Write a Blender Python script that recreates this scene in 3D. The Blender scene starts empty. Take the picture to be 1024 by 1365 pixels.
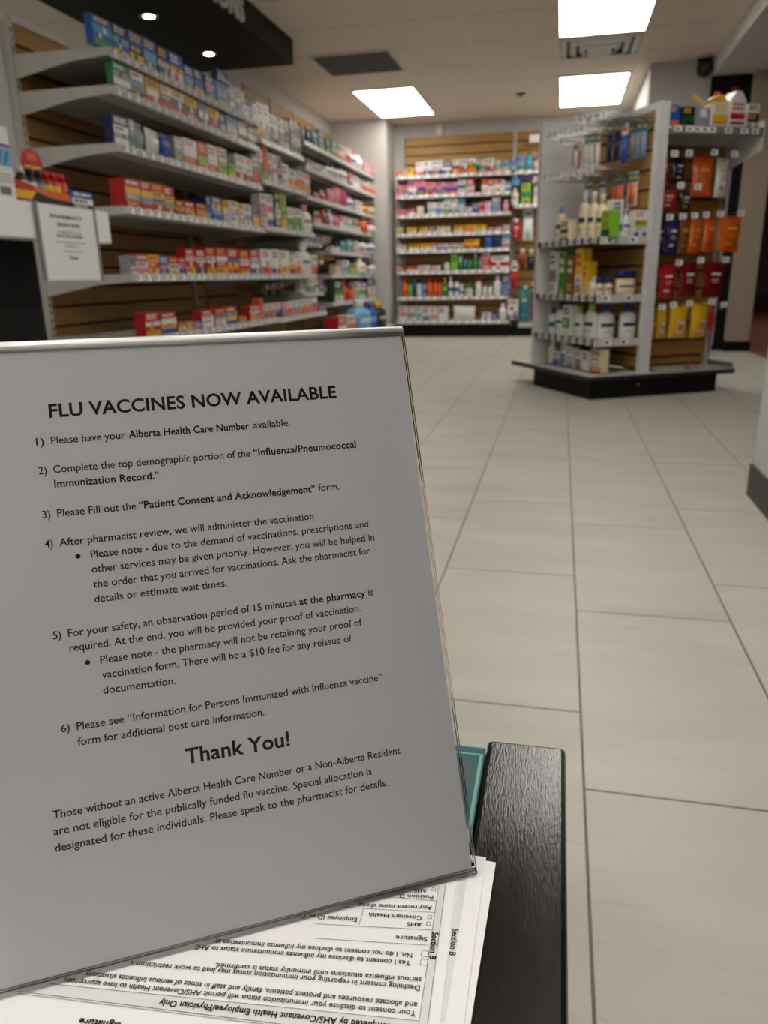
import bpy, bmesh, math, random
from mathutils import Vector, Matrix

# ---------------------------------------------------------------- camera, world, light, exposure
SC = bpy.context.scene
COL = SC.collection
cam_data = bpy.data.cameras.new('camera')
cam_data.sensor_fit = 'VERTICAL'
cam_data.sensor_height = 36.0
cam_data.lens = 26.66
cam_data.clip_start = 0.02
cam_data.dof.use_dof = True
cam_data.dof.focus_distance = 0.375
cam_data.dof.aperture_fstop = 14.0
cam = bpy.data.objects.new('camera', cam_data)
COL.objects.link(cam)
_r, _u, _f = Vector((0.975889, 0.217477, -0.018585)), Vector((-0.047066, 0.292813, 0.955011)), Vector((-0.213135, 0.931109, -0.295989))
_m = Matrix((_r, _u, -_f)).transposed().to_4x4()
_m.translation = Vector((0, 0, 0.68))
cam.matrix_world = _m
SC.camera = cam

world = bpy.data.worlds.new('world')
SC.world = world
world.use_nodes = True
world.node_tree.nodes['Background'].inputs[0].default_value = (1.0, 0.9, 0.78, 1)
world.node_tree.nodes['Background'].inputs[1].default_value = 0.02

SC.view_settings.view_transform = 'Standard'
SC.view_settings.look = 'None'
SC.view_settings.gamma = 1.0
SC.view_settings.use_curve_mapping = False
SC.view_settings.exposure = 0.42
PANEL = 6.0          # emission of the ceiling light diffusers
DOWNLIGHT = 14.0
# ---------------------------------------------------------------- materials
def lin(c):
    return tuple(((x / 255.0) / 12.92 if x / 255.0 <= .04045 else ((x / 255.0 + .055) / 1.055) ** 2.4) for x in c[:3]) + (1,)
MATS = {}
def mat(name, rgb, rough=.5, spec=.5, metal=0.0):
    if name in MATS: return MATS[name]
    m = bpy.data.materials.new(name); m.use_nodes = True
    b = m.node_tree.nodes['Principled BSDF']
    b.inputs['Base Color'].default_value = lin(rgb)
    b.inputs['Roughness'].default_value = rough
    b.inputs['Specular IOR Level'].default_value = spec
    b.inputs['Metallic'].default_value = metal
    MATS[name] = m
    return m
class NT:
    def __init__(s, name, rough=.5):
        s.m = bpy.data.materials.new(name); s.m.use_nodes = True
        s.t = s.m.node_tree; s.b = s.t.nodes['Principled BSDF']; s.b.inputs['Roughness'].default_value = rough
        MATS[name] = s.m
    def n(s, typ, **kw):
        x = s.t.nodes.new(typ)
        for k, v in kw.items(): setattr(x, k, v)
        return x
    def l(s, a, b): s.t.links.new(a, b)
    def math(s, op, a, b=None, c=None):
        x = s.n('ShaderNodeMath', operation=op)
        for i, v in enumerate((a, b, c)):
            if v is None: continue
            if isinstance(v, (int, float)): x.inputs[i].default_value = v
            else: s.l(v, x.inputs[i])
        return x.outputs[0]
    def ramp(s, fac, stops):
        r = s.n('ShaderNodeValToRGB'); e = r.color_ramp.elements
        while len(e) < len(stops): e.new(.5)
        for i, (p, c) in enumerate(stops): e[i].position = p; e[i].color = lin(c)
        s.l(fac, r.inputs[0]); return r.outputs[0]
    def mix(s, f, a, b):
        x = s.n('ShaderNodeMix', data_type='RGBA')
        for i, v in ((0, f), (6, a), (7, b)):
            if isinstance(v, (int, float)): x.inputs[i].default_value = v
            elif isinstance(v, tuple): x.inputs[i].default_value = lin(v)
            else: s.l(v, x.inputs[i])
        return x.outputs[2]
    def pos(s):
        g = s.n('ShaderNodeNewGeometry'); sp = s.n('ShaderNodeSeparateXYZ'); s.l(g.outputs['Position'], sp.inputs[0])
        return g.outputs['Position'], sp.outputs
    def obj(s):
        g = s.n('ShaderNodeTexCoord'); return g.outputs['Object']
    def noise(s, vec, scale, detail=4, sc=(1, 1, 1), rough=.55):
        mp = s.n('ShaderNodeMapping'); mp.inputs['Scale'].default_value = sc; s.l(vec, mp.inputs[0])
        x = s.n('ShaderNodeTexNoise'); x.inputs['Scale'].default_value = scale; x.inputs['Detail'].default_value = detail
        x.inputs['Roughness'].default_value = rough
        s.l(mp.outputs[0], x.inputs['Vector']); return x.outputs['Fac']
    def bump(s, h, strength, dist):
        b = s.n('ShaderNodeBump'); b.inputs['Strength'].default_value = strength; b.inputs['Distance'].default_value = dist
        s.l(h, b.inputs['Height']); s.l(b.outputs[0], s.b.inputs['Normal'])

def floor_material():
    t = NT('floor_tile', .42)
    P, xyz = t.pos()
    u = t.math('DIVIDE', t.math('SUBTRACT', xyz[0], .0643), .3049)
    col = t.math('FLOOR', u)
    par = t.math('FLOORED_MODULO', col, 2.0)
    v = t.math('DIVIDE', t.math('SUBTRACT', t.math('SUBTRACT', xyz[1], .9225), t.math('MULTIPLY', par, .1967)), .5952)
    row = t.math('FLOOR', v)
    fu = t.math('FRACT', u); fv = t.math('FRACT', v)
    du = t.math('MULTIPLY', t.math('MINIMUM', fu, t.math('SUBTRACT', 1.0, fu)), .3049)
    dv = t.math('MULTIPLY', t.math('MINIMUM', fv, t.math('SUBTRACT', 1.0, fv)), .5952)
    d = t.math('MINIMUM', du, dv)
    g = t.n('ShaderNodeMapRange'); g.inputs[1].default_value = .0012; g.inputs[2].default_value = .0022
    t.l(d, g.inputs[0])
    wn = t.n('ShaderNodeTexWhiteNoise', noise_dimensions='2D')
    cb = t.n('ShaderNodeCombineXYZ'); t.l(col, cb.inputs[0]); t.l(row, cb.inputs[1]); t.l(cb.outputs[0], wn.inputs['Vector'])
    n1 = t.noise(P, 5.0, 6, (.5, 1.6, 1)); n2 = t.noise(P, 60.0, 3, (1, 1, 1)); n3 = t.noise(P, 12.0, 5, (.35, 2.5, 1), .7)
    base = t.ramp(n1, [(.3, (182, 178, 168)), (.7, (200, 197, 188))])
    c2 = t.mix(t.math('MULTIPLY', t.math('GREATER_THAN', n3, .64), .22), base, (154, 147, 136))
    c3 = t.mix(t.math('MULTIPLY', t.math('GREATER_THAN', n2, .68), .16), c2, (140, 132, 122))
    c4 = t.mix(t.math('MULTIPLY', wn.outputs['Value'], .14), c3, (208, 205, 197))
    n4 = t.noise(P, 150.0, 6, (1, 1, 1), .75)
    c4 = t.mix(t.math('MULTIPLY', t.math('SUBTRACT', 1.0, n4), .34), c4, (150, 144, 132))
    n5 = t.noise(P, 34.0, 5, (1, 1.4, 1), .7)
    c4 = t.mix(t.math('MULTIPLY', t.math('GREATER_THAN', n5, .66), .18), c4, (128, 118, 104))
    c = t.mix(g.outputs[0], (94, 86, 76), c4)
    t.l(c, t.b.inputs['Base Color'])
    t.bump(g.outputs[0], .5, .002)
    return t.m
def ceiling_material():
    t = NT('ceiling_tile', .9)
    P, xyz = t.pos()
    fx = t.math('FRACT', t.math('DIVIDE', t.math('ADD', xyz[0], .0985), .645))
    fy = t.math('FRACT', t.math('DIVIDE', t.math('SUBTRACT', xyz[1], 6.43), .622))
    dx = t.math('MULTIPLY', t.math('MINIMUM', fx, t.math('SUBTRACT', 1.0, fx)), .645)
    dy = t.math('MULTIPLY', t.math('MINIMUM', fy, t.math('SUBTRACT', 1.0, fy)), .622)
    bx = t.math('LESS_THAN', dx, .011); by = t.math('LESS_THAN', dy, .007)
    n = t.noise(P, 90, 3)
    base = t.ramp(n, [(.35, (216, 205, 191)), (.65, (229, 219, 206))])
    c = t.mix(by, base, (188, 176, 161))
    c = t.mix(bx, c, (226, 217, 204))
    t.l(c, t.b.inputs['Base Color'])
    return t.m
def wall_material(name, rgb, rgb2):
    t = NT(name, .75)
    n = t.noise(t.obj(), 3.0, 4)
    t.l(t.ramp(n, [(.3, rgb), (.7, rgb2)]), t.b.inputs['Base Color'])
    t.bump(t.noise(t.obj(), 160, 2), .08, .001)
    return t.m
def slat_material():
    t = NT('slatwall_maple', .5)
    n = t.noise(t.obj(), 6.0, 5, (.6, .6, 12))
    t.l(t.ramp(n, [(.3, (162, 121, 62)), (.7, (184, 142, 78))]), t.b.inputs['Base Color'])
    return t.m
def black_wood_material():
    t = NT('black_stained_wood', .38)
    o = t.obj()
    n = t.noise(o, 1150, 2, (1, .12, 1), .6)
    n2 = t.noise(o, 40, 4, (1, .1, 1))
    t.l(t.ramp(n, [(.36, (13, 13, 13)), (.70, (30, 29, 28))]), t.b.inputs['Base Color'])
    t.l(t.ramp(n2, [(.3, (92, 92, 92)), (.7, (125, 125, 125))]), t.b.inputs['Roughness'])
    t.bump(n, .42, .0003)
    return t.m
def metal_paint(name, rgb):
    t = NT(name, .45)
    t.l(t.ramp(t.noise(t.obj(), 9, 3), [(.3, tuple(int(c * .95) for c in rgb)), (.7, rgb)]), t.b.inputs['Base Color'])
    return t.m
def emit(name, rgb, strength):
    m = bpy.data.materials.new(name); m.use_nodes = True
    nt = m.node_tree; b = nt.nodes['Principled BSDF']
    b.inputs['Base Color'].default_value = (.8, .8, .8, 1)
    b.inputs['Emission Color'].default_value = lin(rgb); b.inputs['Emission Strength'].default_value = strength
    MATS[name] = m; return m
def clear_plastic(name, tint, fres=1.45, body=0.0, body_rgb=(255, 255, 255), rough=.03):
    """thin clear sheet: straight-through transparency plus a Fresnel gloss, optionally some milky body"""
    m = bpy.data.materials.new(name); m.use_nodes = True
    nt = m.node_tree; nt.nodes.remove(nt.nodes['Principled BSDF']); out = nt.nodes['Material Output']
    tr = nt.nodes.new('ShaderNodeBsdfTransparent'); tr.inputs[0].default_value = lin(tint)
    gl = nt.nodes.new('ShaderNodeBsdfGlossy'); gl.inputs['Roughness'].default_value = rough
    fr = nt.nodes.new('ShaderNodeFresnel'); fr.inputs[0].default_value = fres
    di = nt.nodes.new('ShaderNodeBsdfDiffuse'); di.inputs[0].default_value = lin(body_rgb)
    m1 = nt.nodes.new('ShaderNodeMixShader'); m1.inputs[0].default_value = body
    nt.links.new(tr.outputs[0], m1.inputs[1]); nt.links.new(di.outputs[0], m1.inputs[2])
    m2 = nt.nodes.new('ShaderNodeMixShader'); nt.links.new(fr.outputs[0], m2.inputs[0])
    nt.links.new(m1.outputs[0], m2.inputs[1]); nt.links.new(gl.outputs[0], m2.inputs[2])
    nt.links.new(m2.outputs[0], out.inputs['Surface'])
    MATS[name] = m; return m

PAL = dict(w=('white', (224, 224, 220)), c=('cream', (228, 214, 178)), y=('yellow', (232, 182, 34)), o=('orange', (224, 100, 34)),
           r=('red', (186, 28, 32)), d=('dark red', (118, 16, 26)), p=('pink', (224, 138, 158)), m=('magenta', (186, 38, 106)),
           v=('purple', (98, 68, 148)), n=('navy', (28, 38, 96)), b=('blue', (34, 90, 174)), s=('sky blue', (108, 168, 212)),
           t=('teal', (40, 126, 136)), q=('turquoise', (28, 156, 184)), g=('green', (48, 138, 68)), l=('lime', (128, 190, 58)),
           f=('dark green', (22, 78, 48)), k=('black', (24, 24, 28)), h=('grey', (148, 150, 154)), e=('beige', (212, 194, 164)),
           a=('brown', (126, 72, 38)))
def film(code): return mat('film_' + PAL[code][0].replace(' ', '_'), PAL[code][1], .22, .6)
def pk(code): return mat('print_' + PAL[code][0].replace(' ', '_'), PAL[code][1], .38, .5)
M_FLOOR = floor_material(); M_CEIL = ceiling_material()
M_WALL = wall_material('wall_paint', (194, 192, 188), (202, 200, 197))
M_SLAT = slat_material(); M_GROOVE = mat('groove_board', (62, 44, 26), .7); M_WOODBLK = black_wood_material()  # groove board is a darker brown than the slat faces
M_STEEL = metal_paint('shelf_enamel', (200, 199, 194))
M_PANELW = metal_paint('white_laminate', (216, 217, 217))
M_SLOT = mat('slot_shadow', (30, 30, 30), .8)
M_TAG = mat('price_tag_paper', (244, 243, 245), .35)
M_TAGINK = mat('price_tag_ink', (70, 62, 84), .6)
M_BLACK = mat('black_laminate', (9, 9, 9), .6, .25)
M_GLOSSBLK = mat('black_plastic', (20, 20, 22), .25)
M_WIRE = mat('chrome_wire', (190, 190, 190), .25, .5, 1.0)
M_BASEB = mat('rubber_baseboard', (58, 56, 54), .55)
M_GRILLE = mat('grille_grey', (98, 94, 92), .6)
M_WHITEMETAL = mat('white_metal', (210, 208, 202), .5)
M_LIGHT = emit('light_diffuser', (255, 250, 241), PANEL)
M_SPOT = emit('downlight_lens', (255, 226, 180), DOWNLIGHT)
M_PAPER = mat('white_paper', (236, 236, 238), .7, .3)
M_INK = mat('black_ink', (16, 16, 18), .7, .2)
M_GREYINK = mat('grey_print', (220, 221, 222), .7, .2)
M_LINEINK = mat('thin_rule_ink', (110, 110, 112), .7, .2)
M_ACRYL = clear_plastic('clear_acrylic', (254, 253, 253), 1.38)
M_ACRYLEDGE = clear_plastic('acrylic_edge_glow', (225, 232, 230), 1.6, .55, (236, 238, 238), .12); M_FOLD = clear_plastic('acrylic_fold_glow', (240, 242, 242), 1.3, .94, (250, 250, 251), .5)  # clear edges and fold whitened to stand for ceiling light caught in them
M_GLASS = clear_plastic('teal_glass', (156, 202, 206), 1.45, .5, (108, 160, 162), .04)
M_GLASSEDGE = clear_plastic('teal_glass_edge', (70, 150, 142), 1.5, .7, (132, 190, 190), .1)
M_GLASSBEVEL = clear_plastic('teal_glass_bevel', (190, 230, 224), 1.5, .8, (156, 206, 204), .1)
M_BROWNWALL = wall_material('brown_mall_wall', (92, 66, 44), (104, 76, 52))
M_BROWNFLOOR = wall_material('red_brown_floor', (112, 54, 34), (124, 62, 40))

# ---------------------------------------------------------------- mesh helpers
class MB:
    def __init__(s): s.v = []; s.f = []; s.mi = []; s.mats = []; s.sm = []
    def m(s, material):
        if material not in s.mats: s.mats.append(material)
        return s.mats.index(material)
    def face(s, pts, material, smooth=False):
        i = len(s.v); s.v += [tuple(q) for q in pts]; s.f.append(tuple(range(i, i + len(pts)))); s.mi.append(s.m(material)); s.sm.append(smooth)
    def box(s, x0, x1, y0, y1, z0, z1, material, skip=''):
        i = len(s.v); k = s.m(material)
        s.v += [(x0, y0, z0), (x1, y0, z0), (x1, y1, z0), (x0, y1, z0), (x0, y0, z1), (x1, y0, z1), (x1, y1, z1), (x0, y1, z1)]
        for nme, q in (('b', (0, 3, 2, 1)), ('t', (4, 5, 6, 7)), ('f', (0, 1, 5, 4)), ('r', (1, 2, 6, 5)), ('k', (2, 3, 7, 6)), ('l', (3, 0, 4, 7))):
            if nme in skip: continue
            s.f.append(tuple(i + a for a in q)); s.mi.append(k); s.sm.append(False)
    def prism(s, prof, axis, a0, a1, material, smooth=False):
        """closed 2D profile extruded along an axis: 'x' profile=(y,z); 'y' profile=(x,z); 'z' profile=(x,y)"""
        def P(q, a): return {'x': (a, q[0], q[1]), 'y': (q[0], a, q[1]), 'z': (q[0], q[1], a)}[axis]
        n = len(prof); i = len(s.v); k = s.m(material)
        s.v += [P(q, a0) for q in prof] + [P(q, a1) for q in prof]
        for j in range(n):
            j2 = (j + 1) % n
            s.f.append((i + j, i + j2, i + n + j2, i + n + j)); s.mi.append(k); s.sm.append(smooth)
        s.f.append(tuple(i + j for j in range(n - 1, -1, -1))); s.mi.append(k); s.sm.append(False)
        s.f.append(tuple(i + n + j for j in range(n))); s.mi.append(k); s.sm.append(False)
    def lathe(s, prof, material_of, seg=16, sx=1.0, sy=1.0, cx=0, cy=0, smooth=True):
        """prof: list of (r,z); material_of(k) gives the material of band k"""
        i = len(s.v)
        for r, z in prof:
            for j in range(seg):
                a = 2 * math.pi * j / seg
                s.v.append((cx + r * math.cos(a) * sx, cy + r * math.sin(a) * sy, z))
        for k in range(len(prof) - 1):
            mm = s.m(material_of(k))
            for j in range(seg):
                j2 = (j + 1) % seg
                s.f.append((i + k * seg + j, i + k * seg + j2, i + (k + 1) * seg + j2, i + (k + 1) * seg + j)); s.mi.append(mm); s.sm.append(smooth)
        s.f.append(tuple(i + j for j in range(seg - 1, -1, -1))); s.mi.append(s.m(material_of(0))); s.sm.append(False)
        b = i + (len(prof) - 1) * seg
        s.f.append(tuple(b + j for j in range(seg))); s.mi.append(s.m(material_of(len(prof) - 2))); s.sm.append(False)
    def tube(s, pts, r, material, seg=6):
        pts = [Vector(q) for q in pts]; i = len(s.v); k = s.m(material)
        for n, q in enumerate(pts):
            d = (pts[min(n + 1, len(pts) - 1)] - pts[max(n - 1, 0)]).normalized()
            a = d.orthogonal().normalized(); b = d.cross(a)
            for j in range(seg):
                t = 2 * math.pi * j / seg
                s.v.append(tuple(q + a * math.cos(t) * r + b * math.sin(t) * r))
        for n in range(len(pts) - 1):
            for j in range(seg):
                j2 = (j + 1) % seg
                s.f.append((i + n * seg + j, i + n * seg + j2, i + (n + 1) * seg + j2, i + (n + 1) * seg + j)); s.mi.append(k); s.sm.append(True)
        for b, rv in ((i, True), (i + (len(pts) - 1) * seg, False)):
            q = list(range(b, b + seg)); s.f.append(tuple(reversed(q) if rv else q)); s.mi.append(k); s.sm.append(False)
    def sphere(s, c, r, material, seg=16, rings=8, z0=-1.0, z1=1.0, sx=1, sy=1, sz=1):
        prof = []
        for k in range(rings + 1):
            z = z0 + (z1 - z0) * k / rings
            prof.append((max(1e-4, math.sqrt(max(0, 1 - z * z))) * r, c[2] + z * r * sz))
        s.lathe(prof, lambda k: material, seg, sx, sy, c[0], c[1])
    def build(s, name, parent=None):
        me = bpy.data.meshes.new(name); me.from_pydata(s.v, [], s.f)
        for mm in s.mats: me.materials.append(mm)
        me.polygons.foreach_set('material_index', s.mi); me.polygons.foreach_set('use_smooth', s.sm)
        me.update()
        o = bpy.data.objects.new(name, me); COL.objects.link(o)
        if parent is not None: o.parent = parent
        return o
def tag(o, label, cat, group=None):
    o['label'] = label; o['category'] = cat
    if group: o['group'] = group
    return o
def thing(name, label, cat, loc=(0, 0, 0), rz=0, group=None):
    o = bpy.data.objects.new(name, None); COL.objects.link(o); o.empty_display_size = .1
    o.location = loc; o.rotation_euler = (0, 0, rz); return tag(o, label, cat, group)
def struct(mb, name):
    o = mb.build(name); o['kind'] = 'structure'; return o
_font_cache = {}
def glyphs(text, bold):
    """2D mesh of a line of lettering from the built-in font: (verts, faces, xmin, xmax)"""
    k = (text, bold)
    if k in _font_cache: return _font_cache[k]
    cu = bpy.data.curves.new('lettering', 'FONT'); cu.body = text; cu.resolution_u = 3; cu.size = 1.0; cu.fill_mode = 'FRONT'
    cu.offset = .024 if bold else .011
    cu.space_character = 1.03 if bold else 1.0
    ob = bpy.data.objects.new('lettering', cu); COL.objects.link(ob)
    bpy.context.view_layer.update()
    dg = bpy.context.evaluated_depsgraph_get()
    me = bpy.data.meshes.new_from_object(ob.evaluated_get(dg))
    vs = [(v.co.x, v.co.y) for v in me.vertices]; fs = [tuple(q.vertices) for q in me.polygons]
    bpy.data.objects.remove(ob); bpy.data.curves.remove(cu); bpy.data.meshes.remove(me)
    xs = [q[0] for q in vs] or [0, 1]
    _font_cache[k] = (vs, fs, min(xs), max(xs)); return _font_cache[k]
CAP = max(q[1] for q in glyphs('H', 0)[0])
def letter(mb, text, x0, y0, x1, y1, cap, bold, material, z=0.0):
    """write text on the local xy plane from (x0,y0) to (x1,y1), cap height given"""
    vs, fs, a, b = glyphs(text, bold)
    d = Vector((x1 - x0, y1 - y0)); L = d.length; d /= L; up = Vector((-d.y, d.x))
    sx = L / (b - a); sy = cap / CAP * (1.0 if text.isupper() else 1.08)
    i = len(mb.v); k = mb.m(material)
    for x, y in vs:
        q = Vector((x0, y0)) + d * ((x - a) * sx) + up * (y * sy); mb.v.append((q.x, q.y, z))
    for q in fs: mb.f.append(tuple(i + j for j in q)); mb.mi.append(k); mb.sm.append(False)

# ---------------------------------------------------------------- room shell
H = 2.34
b = MB(); b.face([(-6, -7, 0), (1.63, -7, 0), (1.63, 9.8, 0), (-6, 9.8, 0)], M_FLOOR); struct(b, 'floor')
b = MB(); b.face([(1.63, -7, -.001), (1.63, 15.5, -.001), (9, 15.5, -.001), (9, -7, -.001)], M_BROWNFLOOR); struct(b, 'floor_outside')
b = MB(); b.face([(-6, -7, H), (-6, 9.8, H), (1.14, 9.8, H), (1.14, -7, H)], M_CEIL); struct(b, 'ceiling')
b = MB(); b.box(1.13, 1.52, -7, 7.6, 2.2, H + .02, M_WALL); struct(b, 'beam_right')
b = MB(); b.face([(1.5, -7, 2.5), (1.5, 15.5, 2.5), (9, 15.5, 2.5), (9, -7, 2.5)], M_BROWNWALL); struct(b, 'ceiling_outside')
b = MB(); b.box(-2.70, -2.58, 6.08, 9.42, 0, H, M_WALL); struct(b, 'wall_left')
b = MB(); b.box(-2.70, -2.585, 3.52, 6.08, 0, 1.865, M_WALL); b.box(-3.6, -2.70, 3.52, 3.62, 0, 1.865, M_WALL); struct(b, 'wall_left_low')
b = MB(); b.box(-6, 1.36, 9.42, 9.55, 0, H, M_WALL); struct(b, 'wall_back')
b = MB(); b.box(-2.58, -1.95, 8.98, 9.42, 0, H, M_WALL); struct(b, 'pillar_left')
b = MB(); b.box(.65, 1.13, 7.45, 9.42, 0, H, M_WALL); b.box(1.13, 1.36, 7.45, 9.42, 0, 2.0, M_WALL); struct(b, 'wall_back_right')
b = MB(); b.box(1.44, 1.63, 7.3, 7.5, 0, 2.2, wall_material('beige_paint', (170, 158, 140), (178, 166, 148))); struct(b, 'pillar_right')
b = MB(); b.box(1.43, 1.64, 7.29, 7.51, 0, .085, M_BLACK); struct(b, 'baseboard_pillar')
b = MB(); b.box(.64, 1.37, 7.44, 7.45, 0, .04, M_BLACK); struct(b, 'baseboard_back_right')
b = MB(); b.box(.614, .76, 1.4, 2.5, 0, H, wall_material('cool_white_paint', (196, 202, 202), (204, 209, 209))); struct(b, 'wall_right')
b = MB(); b.box(.606, .768, 1.392, 2.508, 0, .1, M_BASEB); struct(b, 'baseboard_right')
b = MB(); b.box(-6.1, -6, -7, 9.8, 0, H, M_WALL); struct(b, 'wall_far_left')
b = MB(); b.box(-6, 1.52, -7.1, -7, 0, H, M_WALL); b.box(1.44, 1.60, -7, -1.2, 0, 2.2, M_WALL); struct(b, 'wall_rear')
b = MB(); b.box(1.63, 9, 15.4, 15.5, 0, 2.5, M_BROWNWALL); b.box(8.9, 9, -7, 15.4, 0, 2.5, M_BROWNWALL); b.box(1.63, 9, 15.36, 15.4, 0, .25, mat('dark_brown_skirting', (40, 22, 16), .5)); struct(b, 'wall_outside')
# black roller shutter box and its guide rail by the beige pillar
t = thing('roller_shutter', 'black roller shutter box and guide rail between white wall and beige pillar', 'shutter', (1.3, 7.42, 0))
b = MB(); b.box(-.17, .25, -.02, .16, 2.0, 2.2, M_BLACK); b.build('shutter_box', t)
b = MB(); b.box(.06, .14, -.02, .06, 0, 2.0, M_BLACK); b.box(.09, .11, -.028, -.02, 0, 2.0, M_GLOSSBLK); b.build('guide_rail', t)

# ---------------------------------------------------------------- ceiling fixtures
def ceiling_light(x0, x1, y0, y1, label, H=2.34):
    t = thing('ceiling_light', label, 'ceiling light', ((x0 + x1) / 2, (y0 + y1) / 2, H), 0, 'recessed ceiling light panels')
    hx, hy = (x1 - x0) / 2, (y1 - y0) / 2
    b = MB(); w = .018
    for a in ((-hx - w, hx + w, -hy - w, -hy), (-hx - w, hx + w, hy, hy + w), (-hx - w, -hx, -hy, hy), (hx, hx + w, -hy, hy)): b.box(*a, -.012, -.0005, M_WHITEMETAL)
    b.build('frame', t)
    b = MB(); b.box(-hx, hx, -hy, hy, -.010, -.004, M_LIGHT); b.build('diffuser', t)
ceiling_light(-1.968, -1.405, 7.65, 8.88, 'bright ceiling panel above the back left corner, left of the other panels')
ceiling_light(-.09, .497, 7.69, 8.95, 'bright ceiling panel above the island, farther one of right column')
ceiling_light(-.09, .50, 5.2, 6.45, 'bright ceiling panel at the photo top, nearest one in view')
ceiling_light(-.09, .50, 2.72, 3.96, 'bright ceiling panel above the tiled aisle, overhead of camera view')
ceiling_light(-.09, .50, .25, 1.48, 'bright ceiling panel above the black table')
ceiling_light(-.735, -.145, -2.2, -.97, 'added unseen light panel behind the camera, over the aisle')  # added out of view to light the notice from behind the camera
ceiling_light(-.735, -.145, -4.7, -3.47, 'added unseen light panel farthest behind the camera, over the aisle')  # second added rear panel, more light on the notice
ceiling_light(-1.968, -1.40, -2.2, -.97, 'added unseen light panel behind the camera, left of the aisle')  # added unseen, brightens the notice from the left rear
ceiling_light(-1.968, -1.40, -.4, .83, 'added unseen light panel left of the camera, over the counter end')  # added beside the camera for extra light, out of view
ceiling_light(-3.4, -2.81, -2.2, -.97, 'added unseen light panel behind the camera, far left of the aisle')  # added far left, further rear light for the notice
ceiling_light(-4.6, -4.0, 2.6, 3.8, 'added unseen light panel in the dispensary behind the left shelves, nearer one')  # added so the ceiling behind the low partition is not dark
ceiling_light(-4.6, -4.0, 5.2, 6.4, 'added unseen light panel in the dispensary behind the left shelves, farther one')  # second unseen panel added to light the dispensary ceiling
ceiling_light(3.2, 3.8, 7.0, 8.2, 'added unseen light panel in the brown corridor, nearer one', 2.5)  # added out of view to light the brown corridor floor
ceiling_light(3.2, 3.8, 10.0, 11.2, 'added unseen light panel in the brown corridor, farther one', 2.5)  # second added panel, lights the far part of the corridor
ceiling_light(-1.968, -1.40, -4.7, -3.47, 'added unseen light panel farthest behind the camera, left of the aisle')  # added at the rear left, unseen light towards the notice
t = thing('return_air_grille', 'dark grey return air grille panel set in ceiling tiles', 'vent', (-1.68, 6.735, H))
b = MB(); b.box(-.31, .31, -.30, .30, -.010, -.001, M_GRILLE)
for i in range(29):
    y = -.28 + i * .02; b.box(-.29, .29, y, y + .008, -.013, -.010, M_GRILLE)
b.build('grille_panel', t)
b = MB()
for a in ((-.325, .325, -.315, -.30), (-.325, .325, .30, .315), (-.325, -.31, -.30, .30), (.31, .325, -.30, .30)): b.box(*a, -.012, -.0005, M_WHITEMETAL)
b.build('frame', t)
t = thing('air_diffuser', 'white square louvred air diffuser beside the nearest light panel', 'vent', (.205, 6.80, H))
b = MB()
b.box(-.295, .295, -.295, .295, -.004, -.001, M_BASEB); b.build('backing', t)
for i, (o, dz) in enumerate(((.29, .012), (.22, .026), (.15, .04))):
    b = MB(); w = .045
    for sx, sy in ((1, 0), (-1, 0), (0, 1), (0, -1)):
        if sx: b.prism([(sx * o, -.006), (sx * (o - w), -.006 - dz), (sx * (o - w), -.002 - dz), (sx * o, -.002)], 'y', -o, o, M_WHITEMETAL)
        else: b.prism([(sy * o, -.006), (sy * (o - w), -.006 - dz), (sy * (o - w), -.002 - dz), (sy * o, -.002)], 'x', -o, o, M_WHITEMETAL)
    b.build('louvre', t)
b = MB(); b.box(-.09, .09, -.09, .09, -.05, -.044, M_WHITEMETAL); b.build('centre_plate', t)
t = thing('fire_sprinkler', 'small dark fire sprinkler head in middle of ceiling', 'sprinkler', (-.46, 8.25, H))
b = MB(); b.lathe([(.040, -.008), (.052, -.001)], lambda k: M_BASEB, 18); b.build('escutcheon', t)
b = MB(); b.lathe([(.012, -.026), (.010, -.008)], lambda k: M_BASEB, 12); b.build('sprinkler_head', t)
t = thing('security_camera', 'black dome security camera on white wall under the ceiling', 'camera', (1.06, 7.43, 2.26))
b = MB(); b.box(-.05, .05, -.03, .02, -.03, .075, M_GLOSSBLK); b.build('mount', t)
b = MB(); b.sphere((0, -.05, -.01), .062, M_GLOSSBLK, 20, 10); b.build('dome', t)
b = MB(); b.lathe([(.028, -.0), (.028, .012), (.02, .014)], lambda k: M_BASEB, 16)
o = b.build('lens', t); o.location = (0, -.105, -.01); o.rotation_euler = (math.radians(90), 0, 0)
# black canopy over the prescription counter
t = thing('canopy', 'black canopy with downlights and letters hung over the left counter', 'canopy', (-2.435, 3.5, 2.175))
b = MB(); b.box(-.455, .455, -3.5, 2.48, 0, .164, M_BLACK); b.build('canopy_box', t)
b = MB()
letter(b, 'PRESCRIPTIONS', 3.70 - 3.5, .012, 5.03 - 3.5, .012, .13, 1, mat('sign_letter_white', (206, 204, 198), .5))
vs = b.v; n = len(vs)
b.v = [(.458, x, y) for x, y, z in vs] + [(.470, x, y) for x, y, z in vs]
fs = list(b.f); b.f = [tuple(q) for q in fs] + [tuple(i + n for i in q) for q in fs]
edge = {}
for q in fs:
    for i in range(len(q)):
        e = (q[i], q[(i + 1) % len(q)]); edge[e] = 1
for (i, j) in list(edge):
    if (j, i) not in edge: b.f.append((i, j, j + n, i + n))
b.mi = [0] * len(b.f); b.sm = [False] * len(b.f)
b.build('sign_lettering', t)
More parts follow.
